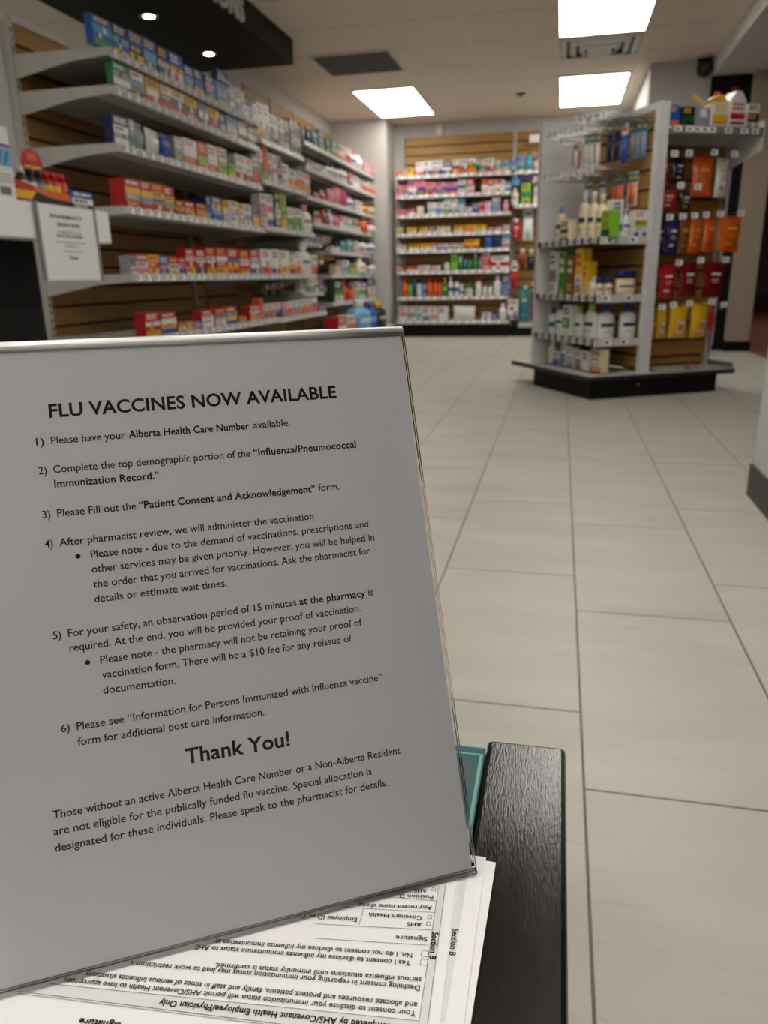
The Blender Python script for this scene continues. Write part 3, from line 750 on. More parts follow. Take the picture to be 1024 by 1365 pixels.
ROWS = [
    ('A1', 'top shelf of nearest left bay', 'L', -2.095, 1.712, 0.04, [
        (3.587, 0.16, 0.117, 'x', 'bqbg', 26), (3.74, 0.146, 0.125, 'x', 'nsby', 22), (3.881, 0.136, 0.133, 'x', 'bny', 19), (4.017, 0.137, 0.138, 'x', 'bsg', 18), (4.155, 0.122, 0.138, 'x', 'nwb', 15), (4.303, 0.157, 0.142, 'x', 'byw', 18), (4.451, 0.121, 0.116, 'x', 'bsg', 13), (4.575, 0.128, 0.125, 'x', 'nby', 13), (4.727, 0.136, 0.126, 'x', 'bpbg', 13), (4.913, 0.191, 0.124, 'x', 'sbg', 17), (5.056, 0.095, 0.142, 'c', 'hw', 8), (5.153, 0.074, 0.149, 'c', 'wh', 6), (5.228, 0.076, 0.151, 'c', 'hh', 6)]),
    ('A1t', 'stacked on top shelf of nearest left bay', 'L', -2.1, 1.853, 0.04, [
        (4.94, 0.19, 0.061, 'x', 'nbh', 17)]),
    ('A2', 'second shelf of nearest left bay', 'L', -2.095, 1.555, 0.035, [
        (3.712, 0.161, 0.115, 'x', 'ghwk', 24), (3.86, 0.123, 0.115, 'x', 'wshk', 17), (4.006, 0.139, 0.115, 'x', 'ywr', 18), (4.159, 0.133, 0.115, 'x', 'cnr', 16), (4.3, 0.133, 0.115, 'x', 'cnr', 15), (4.452, 0.152, 0.115, 'x', 'ykr', 16), (4.608, 0.142, 0.115, 'x', 'hwk', 14), (4.76, 0.14, 0.115, 'x', 'ynr', 13), (4.88, 0.079, 0.108, 'x', 'kh', 7), (5.021, 0.179, 0.115, 'x', 'sec', 15), (5.2, 0.153, 0.115, 'x', 'wwk', 12), (5.364, 0.176, 0.109, 'x', 'kwk', 13)]),
    ('A3', 'third shelf of nearest left bay', 'L', -2.095, 1.31, 0.05, [
        (3.653, 0.141, 0.125, 'x', 'nwhw', 21), (3.755, 0.05, 0.13, 'x', 'ht', 7), (3.832, 0.103, 0.125, 'g', 'hb', 14), (3.965, 0.149, 0.119, 'g', 'wh', 19), (4.106, 0.117, 0.119, 'g', 'bh', 14), (4.244, 0.107, 0.126, 'x', 'ht', 12), (4.388, 0.18, 0.136, 'x', 'wwr', 19), (4.549, 0.142, 0.144, 'x', 'rly', 14), (4.689, 0.14, 0.148, 'x', 'wwr', 13), (4.839, 0.137, 0.152, 'x', 'cgl', 12), (4.973, 0.108, 0.081, 'x', 'ly', 9), (5.122, 0.165, 0.151, 'x', 'wwr', 13), (5.264, 0.12, 0.151, 'x', 'wwn', 9), (5.395, 0.14, 0.187, 'x', 'hrp', 10)]),
    ('A4', 'fourth shelf of nearest left bay', 'L', -2.095, 1.033, 0.085, [
        (3.702, 0.15, 0.131, 'x', 'ryhr', 21), (3.835, 0.114, 0.135, 'x', 'ryhr', 15), (3.957, 0.129, 0.136, 'x', 'ryhr', 16), (4.077, 0.111, 0.133, 'x', 'ryhr', 13), (4.195, 0.108, 0.074, 'x', 'ryd', 12), (4.315, 0.133, 0.076, 'x', 'roy', 14), (4.472, 0.142, 0.08, 'x', 'doy', 14), (4.575, 0.063, 0.131, 'x', 'nbs', 6), (4.689, 0.144, 0.133, 'x', 'bysb', 13), (4.836, 0.105, 0.128, 'x', 'ywh', 9), (4.956, 0.135, 0.133, 'x', 'whw', 11), (5.081, 0.09, 0.129, 'x', 'ywh', 7), (5.193, 0.134, 0.133, 'x', 'whw', 10), (5.337, 0.127, 0.13, 'x', 'nhyy', 9)]),
    ('A5', 'fifth shelf of nearest left bay', 'L', -2.095, 0.718, 0.06, [
        (3.628, 0.058, 0.087, 'x', 'hw', 8), (3.717, 0.12, 0.096, 'x', 'rwp', 16), (3.836, 0.119, 0.095, 'x', 'yry', 15), (3.946, 0.1, 0.093, 'x', 'bpb', 12), (4.058, 0.123, 0.088, 'x', 'rwy', 14), (4.161, 0.083, 0.086, 'x', 'rpb', 9), (4.265, 0.125, 0.137, 'x', 'rwry', 13), (4.403, 0.132, 0.137, 'x', 'rwrn', 13), (4.544, 0.129, 0.154, 'x', 'rwry', 12), (4.706, 0.172, 0.154, 'x', 'rwry', 15), (4.884, 0.184, 0.155, 'x', 'rbyo', 15), (5.075, 0.171, 0.155, 'x', 'rwry', 13), (5.266, 0.183, 0.156, 'x', 'rhwb', 13)]),
    ('A6', 'sixth shelf of nearest left bay', 'L', -2.03, 0.415, 0.06, [
        (3.645, 0.162, 0.115, 'x', 'rwry', 21), (3.814, 0.176, 0.107, 'x', 'rwyb', 21), (3.96, 0.098, 0.041, 'x', 'rwy', 11), (4.06, 0.103, 0.043, 'x', 'yry', 11), (4.16, 0.097, 0.038, 'x', 'bpb', 10), (4.297, 0.155, 0.098, 'x', 'rwww', 15), (4.473, 0.177, 0.1, 'x', 'rhww', 16), (4.645, 0.166, 0.102, 'x', 'rhyb', 14), (4.816, 0.152, 0.038, 'x', 'royr', 12), (5.034, 0.178, 0.096, 'x', 'rwry', 13)]),
    ('B1', 'top shelf of middle left bay', 'L', -2.095, 1.62, 0.05, [
        (5.288, 0.079, 0.166, 'x', 'wwo', 6), (5.362, 0.067, 0.175, 'x', 'ha', 5), (5.437, 0.083, 0.204, 'x', 'wpa', 6), (5.543, 0.129, 0.229, 'x', 'wwy', 9), (5.66, 0.105, 0.236, 'x', 'wwh', 7), (5.751, 0.077, 0.193, 'x', 'wvh', 5), (5.837, 0.095, 0.193, 'x', 'wwa', 6), (5.909, 0.049, 0.201, 'x', 'aa', 3), (5.983, 0.1, 0.198, 'x', 'whe', 6), (6.085, 0.103, 0.215, 'x', 'khw', 6), (6.199, 0.089, 0.241, 'x', 'kwh', 5), (6.28, 0.073, 0.233, 'x', 'hwe', 4), (6.363, 0.094, 0.225, 'x', 'hwg', 5)]),
    ('B2', 'second shelf of middle left bay', 'L', -2.095, 1.36, 0.05, [
        (5.467, 0.129, 0.185, 'x', 'wgl', 9), (5.584, 0.104, 0.217, 'x', 'oog', 7), (5.682, 0.092, 0.185, 'x', 'whtw', 6), (5.776, 0.095, 0.188, 'x', 'wpw', 6), (5.873, 0.098, 0.201, 'x', 'hnb', 6), (5.999, 0.154, 0.158, 'x', 'ww', 9), (6.175, 0.199, 0.136, 'x', 'woy', 11), (6.379, 0.135, 0.149, 'x', 'woy', 7), (6.527, 0.161, 0.149, 'x', 'why', 8)]),
    ('B3', 'third shelf of middle left bay', 'L', -2.095, 1.05, 0.07, [
        (5.491, 0.119, 0.211, 'x', 'wpmw', 8), (5.62, 0.139, 0.217, 'x', 'wpwv', 9), (5.787, 0.131, 0.243, 'x', 'ffwf', 8), (5.912, 0.119, 0.244, 'x', 'lgy', 7), (6.07, 0.161, 0.163, 'x', 'wgg', 9), (6.244, 0.189, 0.165, 'x', 'wgg', 10), (6.5, 0.244, 0.214, 'b', 'wpm', 12)]),
    ('B4', 'fourth shelf of middle left bay', 'L', -2.095, 0.718, 0.06, [
        (5.486, 0.228, 0.167, 'x', 'wwo', 15), (5.681, 0.162, 0.172, 'x', 'wwn', 10), (5.883, 0.208, 0.172, 'x', 'wwy', 12), (6.06, 0.146, 0.137, 'x', 'wyv', 8), (6.2, 0.134, 0.169, 'x', 'wwo', 7), (6.398, 0.263, 0.234, 'b', 'wwt', 13), (6.637, 0.173, 0.155, 'x', 'wpr', 8)]),
    ('B5', 'fifth shelf of middle left bay', 'L', -2.03, 0.408, 0.05, [
        (5.157, 0.072, 0.144, 'x', 'orp', 5), (5.244, 0.074, 0.106, 'x', 'wbn', 5), (5.35, 0.107, 0.102, 'x', 'woo', 7), (5.491, 0.144, 0.102, 'x', 'wbn', 9), (5.622, 0.084, 0.098, 'x', 'osn', 5), (5.751, 0.14, 0.104, 'x', 'woo', 8), (5.902, 0.128, 0.105, 'x', 'wbp', 7), (6.052, 0.134, 0.112, 'x', 'woo', 7), (6.209, 0.141, 0.113, 'x', 'woo', 7), (6.385, 0.169, 0.114, 'x', 'woo', 8), (6.615, 0.248, 0.038, 'x', 'bhn', 11)]),
    ('C1', 'top shelf of farthest left bay', 'L', -2.085, 1.75, 0.06, [
        (6.469, 0.135, 0.12, 'b', 'hk', 7), (6.616, 0.121, 0.127, 'b', 'nh', 6), (6.772, 0.19, 0.112, 'x', 'ttf', 9), (6.967, 0.201, 0.143, 'x', 'tth', 9), (7.173, 0.165, 0.114, 'x', 'tg', 7), (7.38, 0.2, 0.126, 'x', 'tea', 8), (7.611, 0.212, 0.121, 'x', 'ewo', 8), (7.858, 0.226, 0.13, 'x', 'wao', 8), (8.105, 0.21, 0.144, 'b', 'wrb', 7), (8.321, 0.221, 0.138, 'b', 'ww', 7), (8.633, 0.272, 0.112, 'x', 'pwy', 8), (8.93, 0.182, 0.088, 'b', 'pp', 5)]),
    ('C2', 'second shelf of farthest left bay', 'L', -2.085, 1.56, 0.07, [
        (6.598, 0.183, 0.064, 'x', 'hw', 9), (6.786, 0.193, 0.058, 'x', 'wh', 9), (7.007, 0.205, 0.061, 'x', 'ww', 9), (7.206, 0.145, 0.111, 'b', 'wnh', 6), (7.34, 0.125, 0.122, 'b', 'wnh', 5), (7.494, 0.13, 0.128, 'b', 'wnh', 5), (7.653, 0.136, 0.147, 'b', 'wnh', 5), (7.791, 0.14, 0.148, 'b', 'wnh', 5), (7.919, 0.116, 0.117, 'x', 'rwn', 4), (8.144, 0.275, 0.1, 'x', 'ww', 9), (8.495, 0.299, 0.094, 'x', 'woo', 9), (8.824, 0.358, 0.113, 'x', 'woo', 10)]),
    ('C3', 'third shelf of farthest left bay', 'L', -2.085, 1.34, 0.07, [
        (6.818, 0.154, 0.049, 'b', 'pwr', 7), (6.998, 0.162, 0.085, 'b', 'pwd', 7), (7.224, 0.196, 0.119, 'g', 'pm', 8), (7.426, 0.207, 0.152, 'g', 'pw', 8), (7.639, 0.219, 0.146, 'g', 'mp', 8), (7.893, 0.233, 0.114, 'b', 'wpv', 8), (8.228, 0.316, 0.099, 'x', 'ww', 10), (8.538, 0.237, 0.103, 'j', 'yao', 7), (8.818, 0.253, 0.125, 'j', 'ea', 7)]),
    ('C4', 'fourth shelf of farthest left bay', 'L', -2.085, 1.143, 0.06, [
        (6.746, 0.24, 0.096, 'x', 'koe', 11), (7.005, 0.234, 0.121, 'b', 'aoa', 10), (7.197, 0.148, 0.135, 'b', 'ww', 6), (7.361, 0.18, 0.12, 'b', 'pm', 7), (7.532, 0.162, 0.105, 'x', 'pw', 6), (7.77, 0.314, 0.107, 'x', 'wlw', 11), (8.097, 0.34, 0.12, 'x', 'kw', 11), (8.433, 0.267, 0.149, 'b', 'oro', 8), (8.763, 0.324, 0.116, 'b', 'wre', 9)]),
    ('C5', 'fifth shelf of farthest left bay', 'L', -2.085, 0.926, 0.06, [
        (7.307, 0.283, 0.035, 'x', 'wew', 11), (7.572, 0.193, 0.099, 'x', 'tq', 7), (7.814, 0.234, 0.115, 'x', 'qt', 8), (8.085, 0.249, 0.111, 'x', 'wep', 8), (8.376, 0.267, 0.144, 'b', 'wkh', 8), (8.705, 0.323, 0.15, 'b', 'wnb', 9)]),
    ('C6', 'sixth shelf of farthest left bay', 'L', -2.085, 0.716, 0.06, [
        (7.357, 0.237, 0.084, 'x', 'eew', 9), (7.63, 0.254, 0.129, 'x', 'wbh', 9), (7.923, 0.273, 0.097, 'x', 'lyl', 9), (8.254, 0.328, 0.161, 'b', 'wwp', 10), (8.522, 0.139, 0.088, 'x', 'kh', 4), (8.738, 0.292, 0.122, 'b', 'wke', 8)]),
    ('C7', 'seventh shelf of farthest left bay', 'L', -2.085, 0.46, 0.06, [
        (7.35, 0.294, 0.195, 'x', 'fgw', 11), (7.61, 0.114, 0.2, 'b', 'oo', 4), (7.755, 0.118, 0.133, 'b', 'ro', 4), (7.891, 0.153, 0.131, 'b', 'or', 5), (8.078, 0.223, 0.174, 'x', 'wlw', 7), (8.341, 0.237, 0.164, 'x', 'wgw', 7), (8.694, 0.329, 0.208, 'x', 'nwe', 9)]),
    ('C8', 'bottom deck of farthest left bay', 'L', -1.9, 0.15, 0.12, [
        (6.779, 0.279, 0.196, 'x', 'rwo', 11), (7.098, 0.304, 0.193, 'x', 'wrw', 11), (7.587, 0.5, 0.314, 'b', 'sww', 16), (8.062, 0.315, 0.276, 'b', 'bbs', 9), (8.446, 0.382, 0.271, 'b', 'kye', 10)]),
    ('D5', 'narrow upper shelf beyond middle bay', 'L', -2.17, 0.985, 0.06, [
        (6.667, 0.146, 0.05, 'x', 'wh', 7), (6.826, 0.131, 0.058, 'x', 'hs', 6), (7.005, 0.183, 0.059, 'x', 'sb', 8), (7.192, 0.144, 0.074, 'x', 'ph', 6), (7.339, 0.15, 0.073, 'x', 'hv', 6)]),
    ('D6', 'narrow middle shelf beyond middle bay', 'L', -2.17, 0.84, 0.06, [
        (7.171, 0.193, 0.039, 'x', 'yor', 8), (7.408, 0.231, 0.037, 'x', 'yo', 9)]),
    ('D7', 'narrow lower shelf beyond middle bay', 'L', -2.17, 0.565, 0.05, [
        (6.507, 0.123, 0.099, 'x', 'wtw', 6), (6.643, 0.106, 0.104, 'x', 'wgt', 5), (6.784, 0.133, 0.109, 'x', 'wlg', 6), (6.93, 0.115, 0.108, 'x', 'wgw', 5), (7.071, 0.119, 0.114, 'x', 'vwh', 5), (7.217, 0.124, 0.113, 'x', 'vpw', 5), (7.343, 0.128, 0.099, 'x', 'pr', 5)]),
    ('R1', 'top shelf of back wall rack', 'B', 9.12, 1.762, 0.07, [
        (-1.847, 0.069, 0.071, 'x', 'ro', 8), (-1.782, 0.06, 0.068, 'x', 'eo', 7), (-1.709, 0.086, 0.081, 'x', 'yy', 10), (-1.606, 0.085, 0.137, 'x', 'wwp', 10), (-1.517, 0.094, 0.141, 'x', 'wwn', 11), (-1.406, 0.127, 0.143, 'x', 'wwn', 15), (-1.293, 0.101, 0.13, 'x', 'bwb', 12), (-1.196, 0.075, 0.141, 'x', 'wao', 9), (-1.104, 0.092, 0.144, 'x', 'wao', 11), (-1.013, 0.075, 0.148, 'x', 'way', 9), (-0.951, 0.05, 0.145, 'x', 'gf', 6), (-0.897, 0.058, 0.127, 'x', 'whg', 7), (-0.815, 0.09, 0.138, 'x', 'wao', 11), (-0.725, 0.074, 0.119, 'x', 'htc', 9), (-0.643, 0.073, 0.115, 'x', 'bsc', 9)]),
    ('R2', 'second shelf of back wall rack', 'B', 9.12, 1.558, 0.08, [
        (-1.841, 0.07, 0.111, 'x', 'pkp', 8), (-1.771, 0.069, 0.108, 'x', 'pkh', 8), (-1.685, 0.104, 0.159, 'x', 'pwv', 12), (-1.586, 0.095, 0.155, 'x', 'pvk', 11), (-1.483, 0.111, 0.127, 'x', 'pvo', 13), (-1.368, 0.119, 0.123, 'x', 'pvh', 14), (-1.241, 0.135, 0.117, 'x', 'pvo', 16), (-1.127, 0.092, 0.136, 'x', 'wtw', 11), (-1.035, 0.092, 0.139, 'x', 'rwp', 11), (-0.872, 0.066, 0.132, 'x', 'rwe', 8), (-0.806, 0.066, 0.13, 'x', 'rww', 8), (-0.736, 0.074, 0.127, 'x', 'rwe', 9), (-0.678, 0.041, 0.117, 'x', 'ww', 5), (-0.625, 0.066, 0.099, 'x', 'sws', 8)]),
    ('R3', 'third shelf of back wall rack', 'B', 9.12, 1.351, 0.07, [
        (-1.835, 0.07, 0.056, 'x', 'pr', 8), (-1.765, 0.07, 0.054, 'x', 'rp', 8), (-1.695, 0.07, 0.06, 'x', 'pw', 8), (-1.604, 0.095, 0.088, 'j', 'cw', 11), (-1.47, 0.086, 0.123, 'x', 'wsw', 10), (-1.38, 0.094, 0.119, 'x', 'wsh', 11), (-1.294, 0.077, 0.163, 'x', 'wwt', 9), (-1.213, 0.068, 0.16, 'x', 'wwt', 8), (-1.133, 0.076, 0.149, 'x', 'swh', 9), (-1.048, 0.076, 0.06, 'x', 'wp', 9), (-0.968, 0.067, 0.096, 'x', 'sbv', 8), (-0.901, 0.067, 0.102, 'x', 'rrv', 8), (-0.834, 0.067, 0.107, 'x', 'wpw', 8), (-0.743, 0.1, 0.15, 'x', 'hbs', 12), (-0.639, 0.074, 0.123, 'b', 'pw', 9)]),
    ('R4', 'fourth shelf of back wall rack', 'B', 9.12, 1.15, 0.08, [
        (-1.842, 0.079, 0.065, 'x', 'cy', 9), (-1.701, 0.114, 0.068, 'x', 'yc', 13), (-1.561, 0.096, 0.064, 'x', 'yc', 11), (-1.461, 0.087, 0.069, 'x', 'vw', 10), (-1.371, 0.078, 0.066, 'x', 'cw', 9), (-1.293, 0.077, 0.064, 'x', 'ce', 9), (-1.16, 0.102, 0.068, 'x', 'yc', 12), (-1.029, 0.127, 0.071, 'x', 'yo', 15), (-0.906, 0.118, 0.068, 'x', 'yc', 14), (-0.797, 0.067, 0.04, 'x', 'pv', 8), (-0.713, 0.067, 0.046, 'x', 'pw', 8), (-0.625, 0.075, 0.059, 'x', 'wp', 9)]),
    ('R5', 'fifth shelf of back wall rack', 'B', 9.12, 0.97, 0.08, [
        (-1.826, 0.115, 0.057, 'x', 'cw', 13), (-1.676, 0.132, 0.061, 'x', 'yc', 15), (-1.54, 0.123, 0.065, 'x', 'yw', 14), (-1.439, 0.061, 0.071, 'x', 'rw', 7), (-1.34, 0.121, 0.06, 'x', 'wv', 14), (-1.227, 0.086, 0.057, 'x', 'wh', 10), (-1.141, 0.086, 0.055, 'x', 'wg', 10), (-1.005, 0.17, 0.099, 'x', 'yyr', 20), (-0.822, 0.093, 0.138, 'g', 'bn', 11), (-0.725, 0.101, 0.138, 'g', 'nb', 12), (-0.624, 0.084, 0.128, 'x', 'swp', 10)]),
    ('R6', 'sixth shelf of back wall rack', 'B', 9.12, 0.738, 0.07, [
        (-1.834, 0.107, 0.049, 'x', 'rp', 12), (-1.695, 0.133, 0.046, 'x', 'rw', 15), (-1.558, 0.141, 0.06, 'x', 'we', 16), (-1.417, 0.105, 0.057, 'x', 'wp', 12), (-1.291, 0.078, 0.087, 'j', 'ww', 9), (-1.204, 0.078, 0.175, 'x', 'll', 9), (-1.13, 0.052, 0.165, 'x', 'gf', 6), (-1.078, 0.052, 0.115, 'b', 'tw', 6), (-1.027, 0.052, 0.114, 'b', 'ge', 6), (-0.962, 0.06, 0.177, 'b', 'gw', 7), (-0.902, 0.043, 0.144, 'b', 'hw', 5), (-0.838, 0.085, 0.182, 'x', 'prp', 10), (-0.681, 0.211, 0.146, 'x', 'wrw', 25)]),
    ('R7', 'seventh shelf of back wall rack', 'B', 9.12, 0.451, 0.06, [
        (-1.788, 0.081, 0.21, 'b', 'oro', 9), (-1.725, 0.045, 0.183, 'b', 'lg', 5), (-1.675, 0.054, 0.208, 'b', 'bgn', 6), (-1.617, 0.063, 0.14, 'j', 'ww', 7), (-1.559, 0.053, 0.189, 'b', 'sbb', 6), (-1.492, 0.08, 0.213, 'b', 'oro', 9), (-1.426, 0.053, 0.195, 'b', 'oo', 6), (-1.373, 0.053, 0.177, 'b', 'oro', 6), (-1.315, 0.062, 0.21, 'b', 'gyl', 7), (-1.245, 0.061, 0.217, 'b', 'wwb', 7), (-1.175, 0.061, 0.215, 'b', 'wnb', 7), (-1.118, 0.052, 0.132, 'j', 'wwn', 6), (-1.035, 0.096, 0.122, 'j', 'wgb', 11), (-0.923, 0.078, 0.211, 'b', 'wrw', 9), (-0.849, 0.052, 0.136, 'b', 'wpw', 6), (-0.789, 0.052, 0.135, 'b', 'whw', 6), (-0.708, 0.094, 0.215, 'b', 'www', 11), (-0.61, 0.085, 0.222, 'x', 'bsb', 10)]),
    ('R8', 'bottom shelf of back wall rack', 'B', 9.0, 0.185, 0.09, [
        (-1.789, 0.09, 0.158, 'x', 'wpw', 10), (-1.704, 0.081, 0.157, 'x', 'wgw', 9), (-1.615, 0.098, 0.156, 'x', 'wtw', 11), (-1.517, 0.098, 0.155, 'x', 'wh', 11), (-1.424, 0.088, 0.154, 'x', 'we', 10), (-1.314, 0.114, 0.153, 'x', 'ww', 13), (-1.07, 0.269, 0.159, 'g', 'ww', 31), (-0.816, 0.103, 0.082, 'x', 'ww', 12), (-0.721, 0.068, 0.064, 'x', 'bh', 8), (-0.632, 0.093, 0.179, 'b', 'ww', 11), (-0.518, 0.118, 0.224, 'x', 'wwwb', 14)]),
    ('S1', 'top shelf beside white island panel', 'B', 9.12, 1.762, 0.07, [
        (-0.554, 0.073, 0.133, 'x', 'bst', 9), (-0.477, 0.065, 0.152, 'x', 'sbg', 8), (-0.4, 0.072, 0.2, 'b', 'qgs', 9), (-0.304, 0.072, 0.129, 'x', 'vwn', 9)]),
    ('S2', 'lower shelf beside white island panel', 'B', 9.12, 1.42, 0.06, [
        (-0.539, 0.082, 0.165, 'b', 'wwo', 10), (-0.42, 0.106, 0.213, 'x', 'lgl', 13), (-0.303, 0.065, 0.186, 'x', 'hw', 8)]),
    ('G1', 'upper shelf, island lotion side', 'GA', 0.07, 0.86, 0.06, [
        (0.582, 0.091, 0.2, 'b', 'csn', 10), (0.488, 0.097, 0.114, 'x', 'cncn', 11), (0.322, 0.098, 0.257, 'b', 'cwn', 12), (0.226, 0.079, 0.243, 'b', 'cwn', 10), (0.141, 0.076, 0.223, 'b', 'ccf', 10), (0.052, 0.087, 0.133, 'x', 'llf', 12)]),
    ('G1s', 'upper island shelf beside white upright', 'GB', 0.07, 0.86, 0.06, [
        (0.152, 0.069, 0.189, 'x', 'wwtw', 15), (0.219, 0.055, 0.148, 'P', 'wwv', 12), (0.298, 0.084, 0.137, 'x', 'wlwb', 18)]),
    ('G2', 'middle shelf, island lotion side', 'GA', 0.07, 0.56, 0.06, [
        (0.599, 0.094, 0.245, 'x', 'whw', 10), (0.488, 0.09, 0.237, 'x', 'gg', 10), (0.391, 0.087, 0.221, 'x', 'aa', 10), (0.301, 0.075, 0.251, 'x', 'yce', 9), (0.231, 0.049, 0.181, 'x', 'ye', 6), (0.175, 0.063, 0.104, 'b', 'ww', 8)]),
    ('G2s', 'middle island shelf beside white upright', 'GB', 0.08, 0.56, 0.07, [
        (0.088, 0.046, 0.095, 'j', 'cnn', 10), (0.144, 0.056, 0.094, 'j', 'cnn', 12), (0.257, 0.133, 0.128, 'j', 'cnb', 28)]),
    ('G3', 'lower shelf, island lotion side', 'GA', 0.07, 0.325, 0.06, [
        (0.624, 0.078, 0.16, 'b', 'wnt', 8), (0.524, 0.103, 0.193, 'b', 'wnt', 11), (0.415, 0.098, 0.175, 'x', 'wgw', 11), (0.305, 0.086, 0.17, 'b', 'wln', 10), (0.181, 0.13, 0.193, 'b', 'wln', 16)]),
    ('G3s', 'lower island shelf beside white upright', 'GB', 0.08, 0.325, 0.07, [
        (0.148, 0.114, 0.193, 'P', 'wbn', 24), (0.289, 0.111, 0.193, 'P', 'wbn', 23)]),
    ('G4', 'bottom deck, island lotion side', 'GA', 0.09, 0.14, 0.05, [
        (0.639, 0.069, 0.143, 'b', 'ww', 7), (0.552, 0.086, 0.082, 'x', 'wbb', 9), (0.467, 0.065, 0.142, 'x', 'wsb', 7), (0.386, 0.063, 0.118, 'x', 'wwt', 7), (0.285, 0.069, 0.108, 'x', 'wph', 8), (0.205, 0.075, 0.111, 'x', 'ww', 9), (0.096, 0.111, 0.132, 'x', 'ewer', 14)]),
    ('T1', 'top shelf, island bag side', 'GB', 0.03, 1.405, 0.08, [
        (0.408, 0.091, 0.095, 'x', 'bbo', 20), (0.507, 0.078, 0.091, 'x', 'kfk', 17), (0.597, 0.084, 0.112, 'W', 'hwy', 18), (0.702, 0.099, 0.175, 'G', 'wyyo', 21), (0.811, 0.1, 0.201, 'G', 'wrwd', 21), (0.91, 0.078, 0.12, 'x', 'wkh', 16)]),
    ('H1', 'upper hooks, left end, island lotion side', 'GA', 0.12, None, 0.03, [
        (0.484, 0.1, 0.138, 'k', 'wrw', 12, 1.245), (0.371, 0.047, 0.177, 'k', 'tw', 6, 1.238), (0.316, 0.046, 0.175, 'k', 'tw', 6, 1.235), (0.255, 0.045, 0.173, 'k', 'tw', 6, 1.231)]),
    ('H1b', 'upper hooks, middle, island lotion side', 'GA', 0.24, None, 0.03, [
        (0.338, 0.052, 0.2, 'k', 'tn', 7, 1.266), (0.267, 0.058, 0.19, 'k', 'nn', 8, 1.264), (0.19, 0.063, 0.202, 'k', 'wb', 9, 1.239)]),
    ('H1c', 'upper hooks, right end, island lotion side', 'GA', 0.315, None, 0.03, [
        (0.226, 0.042, 0.189, 'k', 'tsh', 6, 1.268), (0.177, 0.041, 0.187, 'k', 'tsh', 6, 1.265), (0.126, 0.047, 0.181, 'k', 'tsh', 7, 1.265)]),
    ('H2', 'lower hooks, left end, island lotion side', 'GA', 0.17, None, 0.03, [
        (0.407, 0.097, 0.144, 'k', 'th', 12, 1.039), (0.265, 0.076, 0.148, 'k', 'nh', 10, 1.027)]),
    ('H2b', 'lower hooks, right end, island lotion side', 'GA', 0.28, None, 0.03, [
        (0.288, 0.126, 0.169, 'k', 'tpo', 17, 1.026), (0.147, 0.098, 0.171, 'k', 'two', 14, 1.022)]),
    ('P1', 'first row of bags on the island', 'GB', 0.11, None, 0.03, [
        (0.451, 0.066, 0.123, 'g', 'rp', 14, 1.141), (0.541, 0.095, 0.134, 'g', 'kh', 20, 1.135), (0.7, 0.131, 0.2, 'g', 'og', 27, 1.076), (0.828, 0.094, 0.203, 'g', 'wm', 19, 1.069)]),
    ('P2', 'second row of bags on the island', 'GB', 0.13, None, 0.03, [
        (0.508, 0.11, 0.107, 'g', 'rw', 23, 1.003), (0.617, 0.078, 0.108, 'g', 'kh', 16, 0.996)]),
    ('P3', 'third row of bags on the island', 'GB', 0.11, None, 0.03, [
        (0.456, 0.072, 0.179, 'g', 'nb', 15, 0.772), (0.538, 0.082, 0.18, 'g', 'nw', 17, 0.775), (0.613, 0.059, 0.185, 'g', 'ao', 12, 0.774), (0.687, 0.089, 0.189, 'g', 'oy', 18, 0.774), (0.78, 0.09, 0.191, 'g', 'oa', 18, 0.777), (0.914, 0.157, 0.193, 'g', 'oy', 31, 0.779)]),
    ('P4', 'fourth row of bags on the island', 'GB', 0.12, None, 0.03, [
        (0.542, 0.113, 0.184, 'g', 'rw', 23, 0.532), (0.681, 0.125, 0.189, 'g', 'dp', 25, 0.537), (0.848, 0.159, 0.195, 'g', 'dw', 31, 0.533)]),
    ('P5', 'bottom row of bags on the island', 'GB', 0.12, None, 0.03, [
        (0.457, 0.054, 0.176, 'g', 'yf', 11, 0.306), (0.528, 0.07, 0.181, 'g', 'yy', 14, 0.311), (0.636, 0.126, 0.19, 'g', 'yw', 25, 0.307), (0.782, 0.134, 0.196, 'g', 'yw', 26, 0.306), (0.867, 0.026, 0.159, 'g', 'rp', 5, 0.324)]),
    ('Q1', 'wall hooks beside white island panel', 'B', 9.15, None, 0.03, [
        (-0.536, 0.09, 0.107, 'k', 'bs', 11, 1.61), (-0.427, 0.113, 0.068, 'k', 'nv', 14, 1.652), (-0.314, 0.081, 0.106, 'k', 'hw', 10, 1.632), (-0.515, 0.1, 0.197, 'g', 'rd', 12, 1.049), (-0.385, 0.115, 0.322, 'k', 'hw', 14, 1.045), (-0.433, 0.058, 0.209, 'k', 'md', 7, 0.718), (-0.338, 0.1, 0.193, 'k', 'fk', 12, 0.724), (-0.52, 0.076, 0.278, 'k', 'wr', 9, 0.523), (-0.391, 0.127, 0.383, 'g', 'tq', 15, 0.147), (-0.295, 0.051, 0.373, 'k', 'nv', 6, 0.188)]),
    ('Q2', 'back hooks of middle left bay', 'L', -2.3, None, 0.03, [
        (5.913, 0.114, 0.074, 'k', 'gf', 7, 0.54), (6.064, 0.154, 0.082, 'k', 'rk', 9, 0.541), (6.258, 0.163, 0.09, 'k', 'rk', 9, 0.536)]),
    ('N1', 'front counter', 'L', -1.73, 0.937, 0.07, [
        (2.691, 0.137, 0.062, 'x', 'bwn', 29)]),
]
